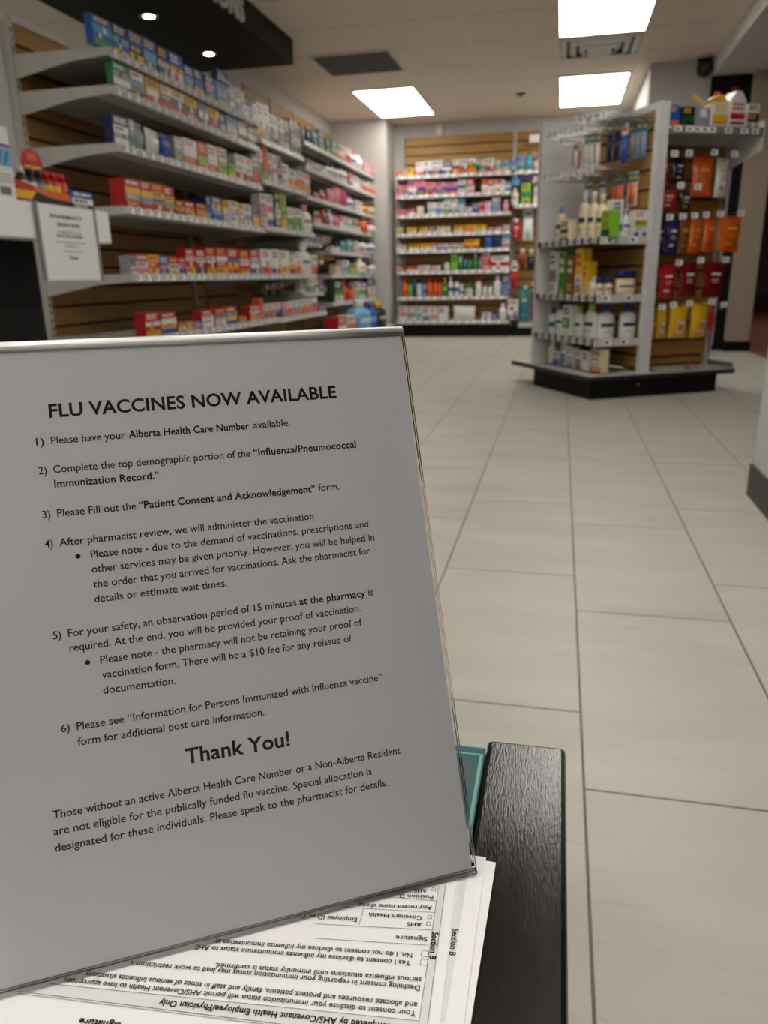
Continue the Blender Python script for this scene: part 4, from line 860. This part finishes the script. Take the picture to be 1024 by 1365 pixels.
def place(o, face, f, s, z, d):
    if face == 'L': o.location = (f - d / 2, s, z); o.rotation_euler = (0, 0, PI / 2)
    elif face == 'B': o.location = (s, f + d / 2, z); o.rotation_euler = (0, 0, 0)
    else:
        a, bb = (f + d / 2, s) if face == 'GA' else (s, f + d / 2)
        o.location = (KX + a * math.cos(KA) - bb * math.sin(KA), KY + a * math.sin(KA) + bb * math.cos(KA), z)
        o.rotation_euler = (0, 0, KA - PI / 2 if face == 'GA' else KA)
def desc(kind, cols):
    names = []
    for c in cols:
        n = PAL[c][0]
        if n not in names: names.append(n)
    cn = names[0] if len(names) == 1 else names[0] + ' and ' + names[1]
    if kind in 'bPj' and len(names) > 1:
        cap = {'b': 'cap', 'P': 'pump', 'j': 'lid'}[kind]
        c1, c2 = PAL[cols[0]][0], PAL[cols[1]][0]
        return f"{c1} {NOUN[kind][1]} with {c2} {cap}" if c1 != c2 else f"{c1} {NOUN[kind][1]}"
    return cn + ' ' + NOUN[kind][1]
for key, phrase, face, f, z, depth, items in ROWS:
    rnd = random.Random(sum(map(ord, key)) * 13)
    seen = {}
    order = sorted(range(len(items)), key=lambda i: items[i][0] * (-1 if face == 'GA' else 1))
    rank = {i: n for n, i in enumerate(order)}
    group = 'goods on the ' + phrase if z is not None else 'goods on the ' + phrase
    for i, it in enumerate(items):
        s, w, h, kind, cols, pxw = it[:6]; zb = it[6] if z is None else z
        nm = NOUN[kind][0]; d = depth
        parts = pxw >= 10
        if kind in 'xc': o = carton(nm, w, h, d, cols, rnd); zz = zb
        elif kind in 'bPj': o, _ = bottle(nm, w, h, min(d, w), cols, rnd, kind, parts); d = min(d, w) ; zz = zb
        elif kind == 'G': o = gable(nm, w, h, d, cols, rnd); zz = zb
        elif kind == 'W': o = winged(nm, w, h, d, cols, rnd); zz = zb
        elif kind == 'g': o = pouch(nm, w, h, .045, cols, rnd, parts and z is None, z is None); d = .03; zz = zb
        else: o = blister(nm, w, h, cols, rnd, parts); d = .002; zz = zb
        place(o, face, f, s, zz + .0005, d)
        if kind == 'g': o.rotation_euler.z += rnd.uniform(-.16, .16); o.rotation_euler.y += rnd.uniform(-.04, .04)
        if kind == 'x' and rnd.random() < .6: o.rotation_euler.z += rnd.uniform(-.03, .03)
        ds = desc(kind, cols)
        lab = f"{ds}, {ORD[rank[i]]} from left, {phrase}" if len(items) > 1 else f"{ds}, {phrase}"
        tag(o, lab, NOUN[kind][1], group if len(items) > 1 else None)
        if z is None:       # its peg hook belongs to the stand behind it
            zt = zb + h - .012
            if face == 'GA': hook(ISL, (.358, s, zt), (.025, s, zt), (-1, 0, 0))
            elif face == 'GB': hook(ISL, (s, .25, zt), (s, .045, zt), (0, -1, 0))
            elif face == 'B': hook(S_, (s + .555, 0, zt), (s + .555, -.27, zt), (0, -1, 0))
            else: hook(B_, (s - 5.445, 0, zt), (s - 5.445, -.30, zt), (0, -1, 0))
for k, (y, z) in enumerate(((.62, 1.42), (.55, 1.42), (.43, 1.42), (.20, 1.425), (.10, 1.43), (.05, 1.43), (.66, 1.20), (.58, 1.20), (.50, 1.20), (.34, 1.20), (.22, 1.205))):
    hook(ISL, (.358, y, z), (.025, y, z), (-1, 0, 0))
# small things in the clear tray
mb = MB(); mb.box(-.03, .03, -.02, .02, 0, .022, pk('r')); mb.box(-.02, .02, -.0206, -.02, .005, .016, pk('w')); o = mb.build('carton')
place(o, 'GB', .04, .70, .1345, .04); tag(o, 'small red box lying in clear tray under the yellow bags', 'box')
mb = MB(); mb.box(-.025, .025, -.02, .02, 0, .012, pk('n')); mb.box(-.02, .0, -.0206, -.02, .003, .009, pk('w')); o = mb.build('carton')
place(o, 'GB', .05, .42, .1345, .04); tag(o, 'small navy box lying in clear tray beside white upright', 'box')

# ---------------------------------------------------------------- front counter on the left with its display goods
t = thing('service_counter', 'white topped service counter with black base on the left', 'counter', (-1.70, 2.80, 0))
b = MB(); b.prism([(-.60, .822), (-.004, .822), (0, .826), (0, .933), (-.004, .937), (-.60, .937)], 'y', -2.2, 0, mat('bright_white_laminate', (240, 240, 240), .45)); b.build('worktop', t)
b = MB(); b.box(-.58, -.10, -2.2, -.33, 0, .822, M_BLACK); b.build('black_base', t)
# taped notice on the counter front
t = thing('taped_notice', 'white notice in clear sleeve taped to counter front, holiday hours', 'notice', (-1.694, 2.37, .69))
b = MB()
b.box(0, .0006, 0, .32, 0, .245, M_PAPER); b.build('paper', t)
b = MB()
for (tx, a, c, z, cap, bold) in (('PHARMACY', .06, .245, .203, .0125, 1), ('HOLIDAY HOURS', .095, .225, .178, .0125, 1), ('The pharmacy will be closed on', .095, .23, .157, .006, 0), ('Dec 25, Dec 26 and Jan 1', .085, .24, .143, .010, 1),
                           ('We will be open regular hours on all other days', .075, .25, .124, .005, 0), ('we apologize for any', .12, .205, .113, .005, 0), ('inconvenience this may cause', .105, .22, .095, .005, 0), ('Thanks!', .138, .192, .070, .011, 1)):
    letter(b, tx, a, z, c, z, cap, bold, mat('faded_ink', (38, 36, 38), .7))
b.v = [(.0012, x, y) for x, y, q in b.v]; b.build('notice_text', t)
b = MB(); b.box(-.001, .0018, -.022, .002, -.002, .25, clear_plastic('plastic_sleeve', (225, 225, 228), 1.4, .25, (220, 220, 222))); b.build('sleeve_edge', t)
b = MB(); b.box(-.001, .0018, .318, .336, -.002, .25, MATS['plastic_sleeve']); b.build('sleeve_edge', t)
# white carton at the picture's left edge
t = thing('carton', 'tall white carton with purple band at the left end of counter', 'box', (-1.76, 2.236, .937))
b = MB(); b.box(-.05, .05, -.06, .06, 0, .205, pk('w')); b.box(-.0502, .0508, -.0602, .0602, .150, .160, pk('v')); b.box(-.0502, .0508, -.0602, .0602, .205, .21, pk('w')); b.build('box_body', t)
b = MB()
b.face([(.0512, -.06, .095), (.0512, .06, .095), (.0512, .06, .148), (.0512, -.06, .148)], pk('s'))
for y in (-.04, -.01, .02): b.face([(.0515, y, .1), (.0515, y + .012, .1), (.0515, y + .03, .14), (.0515, y + .018, .14)], pk('t'))
for y in [(-.01 + .006 * k) for k in range(8)]: b.face([(.0515, y, .012), (.0515, y + .003, .012), (.0515, y + .003, .035), (.0515, y, .035)], pk('k'))
for z in (.05, .06, .07): b.face([(.0515, -.02, z), (.0515, .05, z), (.0515, .05, z + .003), (.0515, -.02, z + .003)], pk('h'))
b.build('printed_front', t)
b = MB(); b.box(-.03, .03, -.045, .045, 0, .215, pk('k')); b.box(-.031, .031, -.03, .03, .215, .23, pk('k')); o = b.build('carton'); o.location = (-1.90, 2.36, .937); tag(o, 'black box standing behind the white carton on the counter', 'box')
# red and yellow display tray
t = thing('display_tray', 'red and yellow flame patterned display tray on the counter', 'display', (-1.735, 2.305, .937))
b = MB()
side = [(0, 0), (.345, 0), (.345, .045), (.18, .047), (0, .075)]
def flame(mb, x):
    mb.face([(x, 0, .0), (x, .345, .0), (x, .345, .008), (x, 0, .012)], pk('d'))
    mb.face([(x, 0, .012), (x, .10, .012), (x, .13, .04), (x, 0, .038)], pk('y'))
    mb.face([(x, 0, .038), (x, .13, .04), (x, .12, .057), (x, 0, .075)], pk('r'))
    mb.face([(x, .10, .010), (x, .345, .008), (x, .345, .02), (x, .20, .026), (x, .13, .04)], pk('k'))
    mb.face([(x, .20, .026), (x, .345, .02), (x, .345, .045), (x, .18, .047), (x, .12, .057), (x, .13, .04)], pk('o'))
    words(random.Random(3), mb, 0, 1, 0, 1, 5, pk('d'), 1) if False else None
b.prism([(.0 + q[0], q[1]) for q in side], 'x', -.10, -.098, pk('r'))
b.prism([(.0 + q[0], q[1]) for q in side], 'x', -.002, 0, pk('r'))
flame(b, .0006)
b.box(-.098, -.002, 0, .345, 0, .004, pk('r')); b.box(-.098, -.002, 0, .002, 0, .07, pk('r')); b.box(-.098, -.002, .343, .345, 0, .045, pk('y'))
b.build('tray', t)
b = MB()
prof = [(.265 + .056 * math.cos(a), .145 + .05 * math.sin(a)) for a in [PI * 2 * k / 20 for k in range(20)]]
b.prism(prof, 'x', -.1, -.096, pk('r'), False)
b.face([(-.0955, .225, .115), (-.0955, .305, .115), (-.0955, .31, .14), (-.0955, .22, .14)], pk('y'))
b.face([(-.0955, .235, .155), (-.0955, .295, .155), (-.0955, .285, .18), (-.0955, .245, .18)], pk('o'))
b.box(-.1, -.096, .245, .285, .03, .11, pk('k'))
b.build('header_card', t)
def shot(y, x, base, cap, label, lab):
    o = bpy.data.objects.new('bottle', None); COL.objects.link(o); o.location = (-1.735 + x, 2.305 + y, .9415)
    b = MB(); b.lathe([(.018, 0), (.02, .004), (.02, .075), (.010, .09)], lambda k: pk(base), 16); b.build('body', o)
    b = MB(); b.lathe([(.0125, .09), (.0125, .108), (.011, .11)], lambda k: pk(cap), 14); b.build('cap', o)
    b = MB(); b.lathe([(.0203, .03), (.0203, .066)], lambda k: pk(label), 16); b.build('label', o)
    tag(o, lab, 'bottle', 'small bottles in the flame display tray')
shot(.10, -.03, 'k', 'w', 'w', 'black shot bottle with white cap, leftmost in flame patterned tray')
shot(.145, -.03, 'k', 'k', 'w', 'black shot bottle with black cap, second in flame patterned tray')
shot(.19, -.03, 'k', 'k', 'h', 'black shot bottle with grey label in flame patterned tray')
shot(.235, -.03, 'r', 'r', 'y', 'red shot bottle, left one of three in flame patterned tray')
shot(.279, -.03, 'r', 'r', 'y', 'red shot bottle, middle one of three in flame patterned tray')
shot(.322, -.03, 'r', 'r', 'o', 'red shot bottle, right one of three in flame patterned tray')

# ---------------------------------------------------------------- table in front, glass inset between black wooden rails
TXT = {
    'S': [
        ('FLU VACCINES NOW AVAILABLE', 0.04238, 0.24341, 0.17657, 0.24393, 0.0061, 1),
        ('1)', 0.03574, 0.23102, 0.03906, 0.23099, 0.00318, 0),
        ('Please have your', 0.04206, 0.23112, 0.07399, 0.23129, 0.00318, 0),
        ('Alberta Health Care Number', 0.07555, 0.23135, 0.13139, 0.23126, 0.00318, 1),
        ('available.', 0.13325, 0.23138, 0.15148, 0.23142, 0.00318, 0),
        ('2)', 0.03562, 0.21783, 0.0391, 0.21785, 0.00318, 0),
        ('Complete the top demographic portion of the', 0.04178, 0.21794, 0.13025, 0.2179, 0.00318, 0),
        ('“Influenza/Pneumococcal', 0.1318, 0.21795, 0.18328, 0.21787, 0.00318, 1),
        ('Immunization Record.”', 0.04157, 0.21132, 0.08697, 0.21108, 0.00318, 1),
        ('3)', 0.03539, 0.19796, 0.03866, 0.19794, 0.00318, 0),
        ('Please Fill out the', 0.04152, 0.19797, 0.07539, 0.19784, 0.00318, 0),
        ('“Patient Consent and Acknowledgement”', 0.07664, 0.19788, 0.15976, 0.19753, 0.00318, 1),
        ('form.', 0.16134, 0.19782, 0.17196, 0.19756, 0.00318, 0),
        ('4)', 0.03513, 0.1847, 0.03851, 0.18463, 0.00318, 0),
        ('After pharmacist review, we will administer the vaccination', 0.04119, 0.18475, 0.15724, 0.18418, 0.00318, 0),
        ('•', 0.04738, 0.17801, 0.04942, 0.17792, 0.00318, 1),
        ('Please note - due to the demand of vaccinations, prescriptions and', 0.05374, 0.17789, 0.18425, 0.17738, 0.00318, 0),
        ('other services may be given priority. However, you will be helped in', 0.0535, 0.17122, 0.18646, 0.17043, 0.00318, 0),
        ('the order that you arrived for vaccinations. Ask the pharmacist for', 0.05356, 0.16437, 0.18341, 0.16396, 0.00318, 0),
        ('details or estimate wait times.', 0.05339, 0.15773, 0.11215, 0.15727, 0.00318, 0),
        ('5)', 0.03476, 0.14407, 0.03813, 0.14405, 0.00318, 0),
        ('For your safety, an observation period of 15 minutes', 0.041, 0.14414, 0.14375, 0.14369, 0.00318, 0),
        ('at the pharmacy', 0.14515, 0.14378, 0.1782, 0.14328, 0.00318, 1),
        ('is', 0.1797, 0.14355, 0.18243, 0.14355, 0.00318, 0),
        ('required. At the end, you will be provided your proof of vaccination.', 0.04091, 0.13769, 0.17484, 0.13651, 0.00318, 0),
        ('•', 0.04689, 0.13053, 0.04907, 0.13051, 0.00318, 1),
        ('Please note - the pharmacy will not be retaining your proof of', 0.05317, 0.13044, 0.1746, 0.12957, 0.00318, 0),
        ('vaccination form. There will be a $10 fee for any reissue of', 0.05318, 0.12377, 0.16851, 0.12262, 0.00318, 0),
        ('documentation.', 0.05304, 0.11702, 0.0842, 0.11618, 0.00318, 0),
        ('6)', 0.03427, 0.10347, 0.03782, 0.10332, 0.00318, 0),
        ('Please see “Information for Persons Immunized with Influenza vaccine”', 0.04069, 0.10325, 0.18116, 0.10163, 0.00318, 0),
        ('form for additional post care information.', 0.04045, 0.09655, 0.12235, 0.09511, 0.00318, 0),
        ('Thank You!', 0.08477, 0.08002, 0.13253, 0.07912, 0.0061, 1),
        ('Those without an active Alberta Health Care Number or a Non-Alberta Resident', 0.02778, 0.06774, 0.18553, 0.06521, 0.00318, 0),
        ('are not eligible for the publically funded flu vaccine. Special allocation is', 0.02729, 0.06081, 0.17005, 0.05822, 0.00318, 0),
        ('designated for these individuals. Please speak to the pharmacist for details.', 0.02727, 0.05387, 0.17699, 0.0514, 0.00318, 0)],
    'F': [
        ('completed by AHS/Covenant Health Employee/Physician Only', -0.0515, 0.22058, -0.14689, 0.21179, 0.0025, 1),
        ('Your consent to disclose your immunization status will permit AHS/Covenant Health to have appropriate', -0.04295, 0.22801, -0.19184, 0.21281, 0.0023, 0),
        ('and allocate resources and protect patients, family and staff in times of serious influenza situations', -0.04314, 0.23178, -0.18443, 0.21735, 0.0023, 0),
        ('Declining consent in reporting your immunization status may lead to work restrictions a', -0.04341, 0.23964, -0.16854, 0.22609, 0.0023, 0),
        ('serious influenza situations until immunity status is confirmed.', -0.04349, 0.24342, -0.13182, 0.23263, 0.0023, 0),
        ('Yes I consent to disclose my influenza immunization status to AHS', -0.04933, 0.25056, -0.14452, 0.23956, 0.0023, 0),
        ('No, I do not consent to disclose my influenza immunization st', -0.04946, 0.25461, -0.13708, 0.24414, 0.0023, 0),
        ('Signature', -0.04444, 0.26411, -0.05837, 0.26225, 0.0022, 0),
        ('AHS', -0.04821, 0.27154, -0.05494, 0.27038, 0.0022, 0),
        ('Covenant Health', -0.04878, 0.2752, -0.07322, 0.2723, 0.0022, 0),
        ('Employee ID or C', -0.07783, 0.26824, -0.10387, 0.26536, 0.0022, 0),
        ('Any recent name chang', -0.04517, 0.282, -0.07917, 0.27669, 0.0022, 0),
        ('Position D', -0.04561, 0.28836, -0.06156, 0.28592, 0.0022, 0),
        ('AHS', -0.0491, 0.29144, -0.05527, 0.29043, 0.0022, 0),
        ('Signature', -0.15712, 0.19914, -0.17451, 0.1977, 0.0025, 1),
        ('Section B', -0.0426, 0.26743, -0.04168, 0.25306, 0.0025, 1)],
    'F2': [
        ('Section B', -0.03403, 0.27166, -0.03364, 0.25723, 0.0025, 1)],
    'lines': [[-0.09359, 0.25361, -0.04324, 0.26009], [-0.09601, 0.26128, -0.04341, 0.26844], [-0.08511, 0.2732, -0.04363, 0.2785], [-0.06705, 0.28331, -0.04402, 0.28534], [-0.07636, 0.27408, -0.07607, 0.26457], [-0.044, 0.29511, -0.04101, 0.22307], [-0.04083, 0.29624, -0.03761, 0.22378], [-0.19656, 0.20906, -0.04128, 0.22412], [-0.20766, 0.20317, -0.07466, 0.21322], [-0.20696, 0.20226, -0.07439, 0.21233]],
    'boxes': [[-0.04532, 0.2496, 0.0032], [-0.04567, 0.25386, 0.0032], [-0.04608, 0.27065, 0.002], [-0.04616, 0.27447, 0.002], [-0.0469, 0.29117, 0.002]],
    'strip1': [[-0.04436, 0.29747], [-0.04117, 0.29861], [-0.03751, 0.22316], [-0.0409, 0.22245]],
    'strip2': [[-0.03473, 0.30238], [-0.03124, 0.30408], [-0.03097, 0.22625], [-0.03306, 0.22537]],
    'band': [[-0.19656, 0.20906], [-0.04128, 0.22412], [-0.04085, 0.21835], [-0.07466, 0.21322], [-0.20766, 0.20317]],
    'edges': {'A0': [-0.03623, 0.31227], 'A1': [-0.03282, 0.22477], 'B0': [-0.02331, 0.31909], 'B1': [-0.02368, 0.22666], 'C0': [-0.01821, 0.31694], 'C1': [-0.02107, 0.22721]},
}
TZ = .394
t = thing('side_table', 'low black wooden table with teal glass inset, bottom of photo', 'table', (-.34, .12, 0))
def rail(x0, x1, nm):
    b = MB(); r = .003
    prof = [(x0 + r, TZ - .045), (x1 - r, TZ - .045), (x1, TZ - .045 + r), (x1, TZ - r), (x1 - r * .3, TZ - r * .3), (x1 - r, TZ), (x0 + r, TZ), (x0 + r * .3, TZ - r * .3), (x0, TZ - r), (x0, TZ - .045 + r)]
    b.prism(prof, 'y', -.30, .3070, M_WOODBLK)
    o = b.build(nm, t); mod = o.modifiers.new('bevel', 'BEVEL'); mod.width = .0025; mod.segments = 3; mod.limit_method = 'ANGLE'; mod.angle_limit = math.radians(60)
    return o
rail(.308, .357, 'side_rail'); rail(-.375, -.326, 'side_rail')
b = MB(); b.box(-.3255, .3075, -.29, .297, TZ - .0106, TZ - .0006, M_GLASS, 'fkrl')
b.build('glass_panel', t)
b = MB(); b.box(-.3255, .3075, .2965, .298, TZ - .0106, TZ - .0006, M_GLASSEDGE); b.build('glass_edge', t)
b = MB(); b.face([(-.3255, .2895, TZ - .0004), (.3065, .2895, TZ - .0004), (.3065, .2908, TZ - .0004), (-.3255, .2908, TZ - .0004)], M_GLASSBEVEL); b.face([(.3045, -.29, TZ - .0004), (.3065, -.29, TZ - .0004), (.3065, .2895, TZ - .0004), (.3045, .2895, TZ - .0004)], M_GLASSBEVEL); b.build('glass_bevel', t)
b = MB(); b.box(-.31, .3005, -.27, .281, TZ - .0003, TZ - .0001, mat('dark_grey_mat', (66, 84, 82), .4)); b.build('dark_inlay', t)
for x, y in ((.25, .24), (.25, -.27), (-.30, .24), (-.30, -.27)):
    b = MB(); b.box(x, x + .045, y, y + .045, 0, TZ - .012, M_WOODBLK); b.build('leg', t)
b = MB(); b.box(-.255, .25, -.262, -.232, TZ - .06, TZ - .012, M_WOODBLK); b.build('cross_rail', t)
for x in (.295, -.345):
    b = MB(); b.box(x, x + .03 if x > 0 else x + .045, -.26, .28, TZ - .055, TZ - .0455 , M_WOODBLK); b.build('side_bracket', t)

# forms stacked on the table (top sheet, second sheet, sheets below)
FZ = .3974
def sheet_obj(name, c0, c1, z, label, length=.279, width=.216, thick=.0002):
    c0, c1 = Vector(c0), Vector(c1); d = (c1 - c0).normalized(); n = Vector((d.y, -d.x))    # d towards the camera, n to the left
    if n.x > 0: n = -n
    root = bpy.data.objects.new(name, None); COL.objects.link(root); root.location = (c0.x, c0.y, z)
    b = MB(); pts = [Vector((0, 0)), d * length, d * length + n * width, n * width]
    b.prism([(q.x, q.y) for q in reversed(pts)] if (pts[1].x * pts[2].y - pts[1].y * pts[2].x) < 0 else [(q.x, q.y) for q in pts], 'z', -thick, 0, M_PAPER)
    b.build('paper', root); tag(root, label, 'paper', 'printed consent forms on the black table')
    return root, c0
E_ = TXT['edges']
root, c0 = sheet_obj('consent_form', E_['A0'], E_['A1'], FZ, 'top consent form, upside down print, under the flu sign')
def flat(o): return (o[0] - c0.x, o[1] - c0.y)
b = MB()
for p0x, p0y, p1x, p1y in [tuple(q) for q in TXT['lines']]:
    a, c = Vector((p0x - c0.x, p0y - c0.y)), Vector((p1x - c0.x, p1y - c0.y)); n = (c - a).normalized().orthogonal() * .00012
    b.face([(*(a - n), .0003), (*(c - n), .0003), (*(c + n), .0003), (*(a + n), .0003)], M_LINEINK)
for x, y, s in TXT['boxes']:
    x -= c0.x; y -= c0.y; w = .00018
    for q in ((x, x + s, y, y + w), (x, x + s, y + s - w, y + s), (x, x + w, y, y + s), (x + s - w, x + s, y, y + s)): b.face([(q[0], q[2], .0003), (q[1], q[2], .0003), (q[1], q[3], .0003), (q[0], q[3], .0003)], M_INK)
b.build('rules_and_boxes', root)
b = MB()
for k in ('strip1', 'band'):
    pts = [flat(q) for q in TXT[k]]; b.face([(*q, .00012) for q in pts], M_GREYINK)
b.build('grey_bands', root)
b = MB()
for tx, x0, y0, x1, y1, cap, bold in TXT['F']: letter(b, tx, x0 - c0.x, y0 - c0.y, x1 - c0.x, y1 - c0.y, cap, bold, M_INK, .0004)
b.build('form_text', root)
root, c0 = sheet_obj('consent_form', E_['B0'], E_['B1'], FZ - .0004, 'second consent form, showing its grey section strip right of top form')
b = MB(); b.face([(*flat(q), .00012) for q in TXT['strip2']], M_GREYINK); b.build('grey_bands', root)
b = MB()
for tx, x0, y0, x1, y1, cap, bold in TXT['F2']: letter(b, tx, x0 - c0.x, y0 - c0.y, x1 - c0.x, y1 - c0.y, cap, bold, M_INK, .0003)
b.build('form_text', root)
sheet_obj('consent_form', E_['C0'], E_['C1'], FZ - .0008, 'lowest visible form sheet, only its blank right margin showing on table')
b = MB()
c0, c1 = Vector(E_['C0']), Vector(E_['C1']); d = (c1 - c0).normalized(); n = Vector((d.y, -d.x)); n = -n if n.x > 0 else n
c0 = c0 + n * .004 + d * .003
pts = [c0, c0 + n * .21, c0 + n * .21 + d * .27, c0 + d * .27]
b.prism([tuple(q) for q in pts], 'z', TZ + .0001, FZ - .0011, M_PAPER); o = b.build('form_stack'); o['kind'] = 'stuff'; tag(o, 'pad of blank forms lying beneath the printed consent forms', 'paper')

# ---------------------------------------------------------------- acrylic sign holder with the flu notice
EX, UP = Vector((.86581, .50037, 0)), Vector((-.18885, .32678, .92604)); NN = EX.cross(UP).normalized()
SM = Matrix((EX, UP, NN)).transposed().to_4x4(); SM.translation = Vector((-.213, .19708, .39741))
W, HT = .2159, .2794
t = thing('sign_holder', 'clear acrylic slanted sign holder standing on the consent forms', 'sign holder'); t.matrix_world = SM
b = MB(); b.box(0, W, .003, HT - .003, -.0015, 0, M_ACRYL, 'r'); b.face([(W, .004, -.0015), (W, HT - .003, -.0015), (W, HT - .003, 0), (W, .004, 0)], M_ACRYLEDGE); b.build('front_panel', t)
b = MB(); b.box(0, W, .004, HT - .003, -.0045, -.0028, M_ACRYL, 'r'); b.face([(W, .004, -.0045), (W, HT - .003, -.0045), (W, HT - .003, -.0028), (W, .004, -.0028)], M_ACRYLEDGE); b.build('back_panel', t)
b = MB(); n = 8
prof = [(HT - .0048 + .0048 * math.sin(PI * k / n), -.0023 + .0023 * math.cos(PI * k / n)) for k in range(n + 1)] + [(HT - .0048 + .0020 * math.sin(PI * k / n), -.0023 - .0012 * math.cos(PI * k / n)) for k in range(n + 1)]
b.prism([(y, z) for y, z in prof], 'x', 0, W, M_FOLD, True); b.build('top_fold', t)
b = MB(); prof = [(.0022 + .0016 * math.cos(2 * PI * k / 14), -.0016 + .0016 * math.sin(2 * PI * k / 14)) for k in range(14)]
b.prism(prof, 'x', 0, W, M_ACRYL, True); b.build('bottom_bend', t)
b = MB(); inv = SM.to_3x3().inverted(); back = inv @ Vector((-EX.y, EX.x, 0)); upz = inv @ Vector((0, 0, 1))
o0 = Vector((0, .0026, -.003)); pts = [o0, o0 + Vector((W, 0, 0)), o0 + Vector((W, 0, 0)) + back * .085, o0 + back * .085]
b.face([tuple(q) for q in pts], M_ACRYL); b.face([tuple(q + upz * .0018) for q in reversed(pts)], M_ACRYL); b.build('foot', t)
nt = thing('printed_notice', 'white flu vaccine notice printed in black inside the acrylic holder', 'notice'); nt.matrix_world = SM
b = MB(); b.box(.0005, W - .0018, .0036, HT - .0052, -.00245, -.0022, mat('notice_paper', (240, 246, 254), .7, .3)); b.build('paper_sheet', nt)
hd = MB(); bd = MB(); th = MB()
for tx, x0, y0, x1, y1, cap, bold in TXT['S']:
    mb = hd if tx.startswith('FLU') else th if tx.startswith('Thank') else bd
    if tx == chr(8226):
        r = .0011; cx, cy = x0 + .001, y0 + .0013
        mb.face([(cx + r * math.cos(2 * PI * k / 16), cy + r * math.sin(2 * PI * k / 16), -.0021) for k in range(16)], M_INK)
    else: letter(mb, tx, x0, y0, x1, y1, cap, bold, M_INK, -.0021)
hd.build('heading_text', nt); bd.build('body_text', nt); th.build('closing_text', nt)
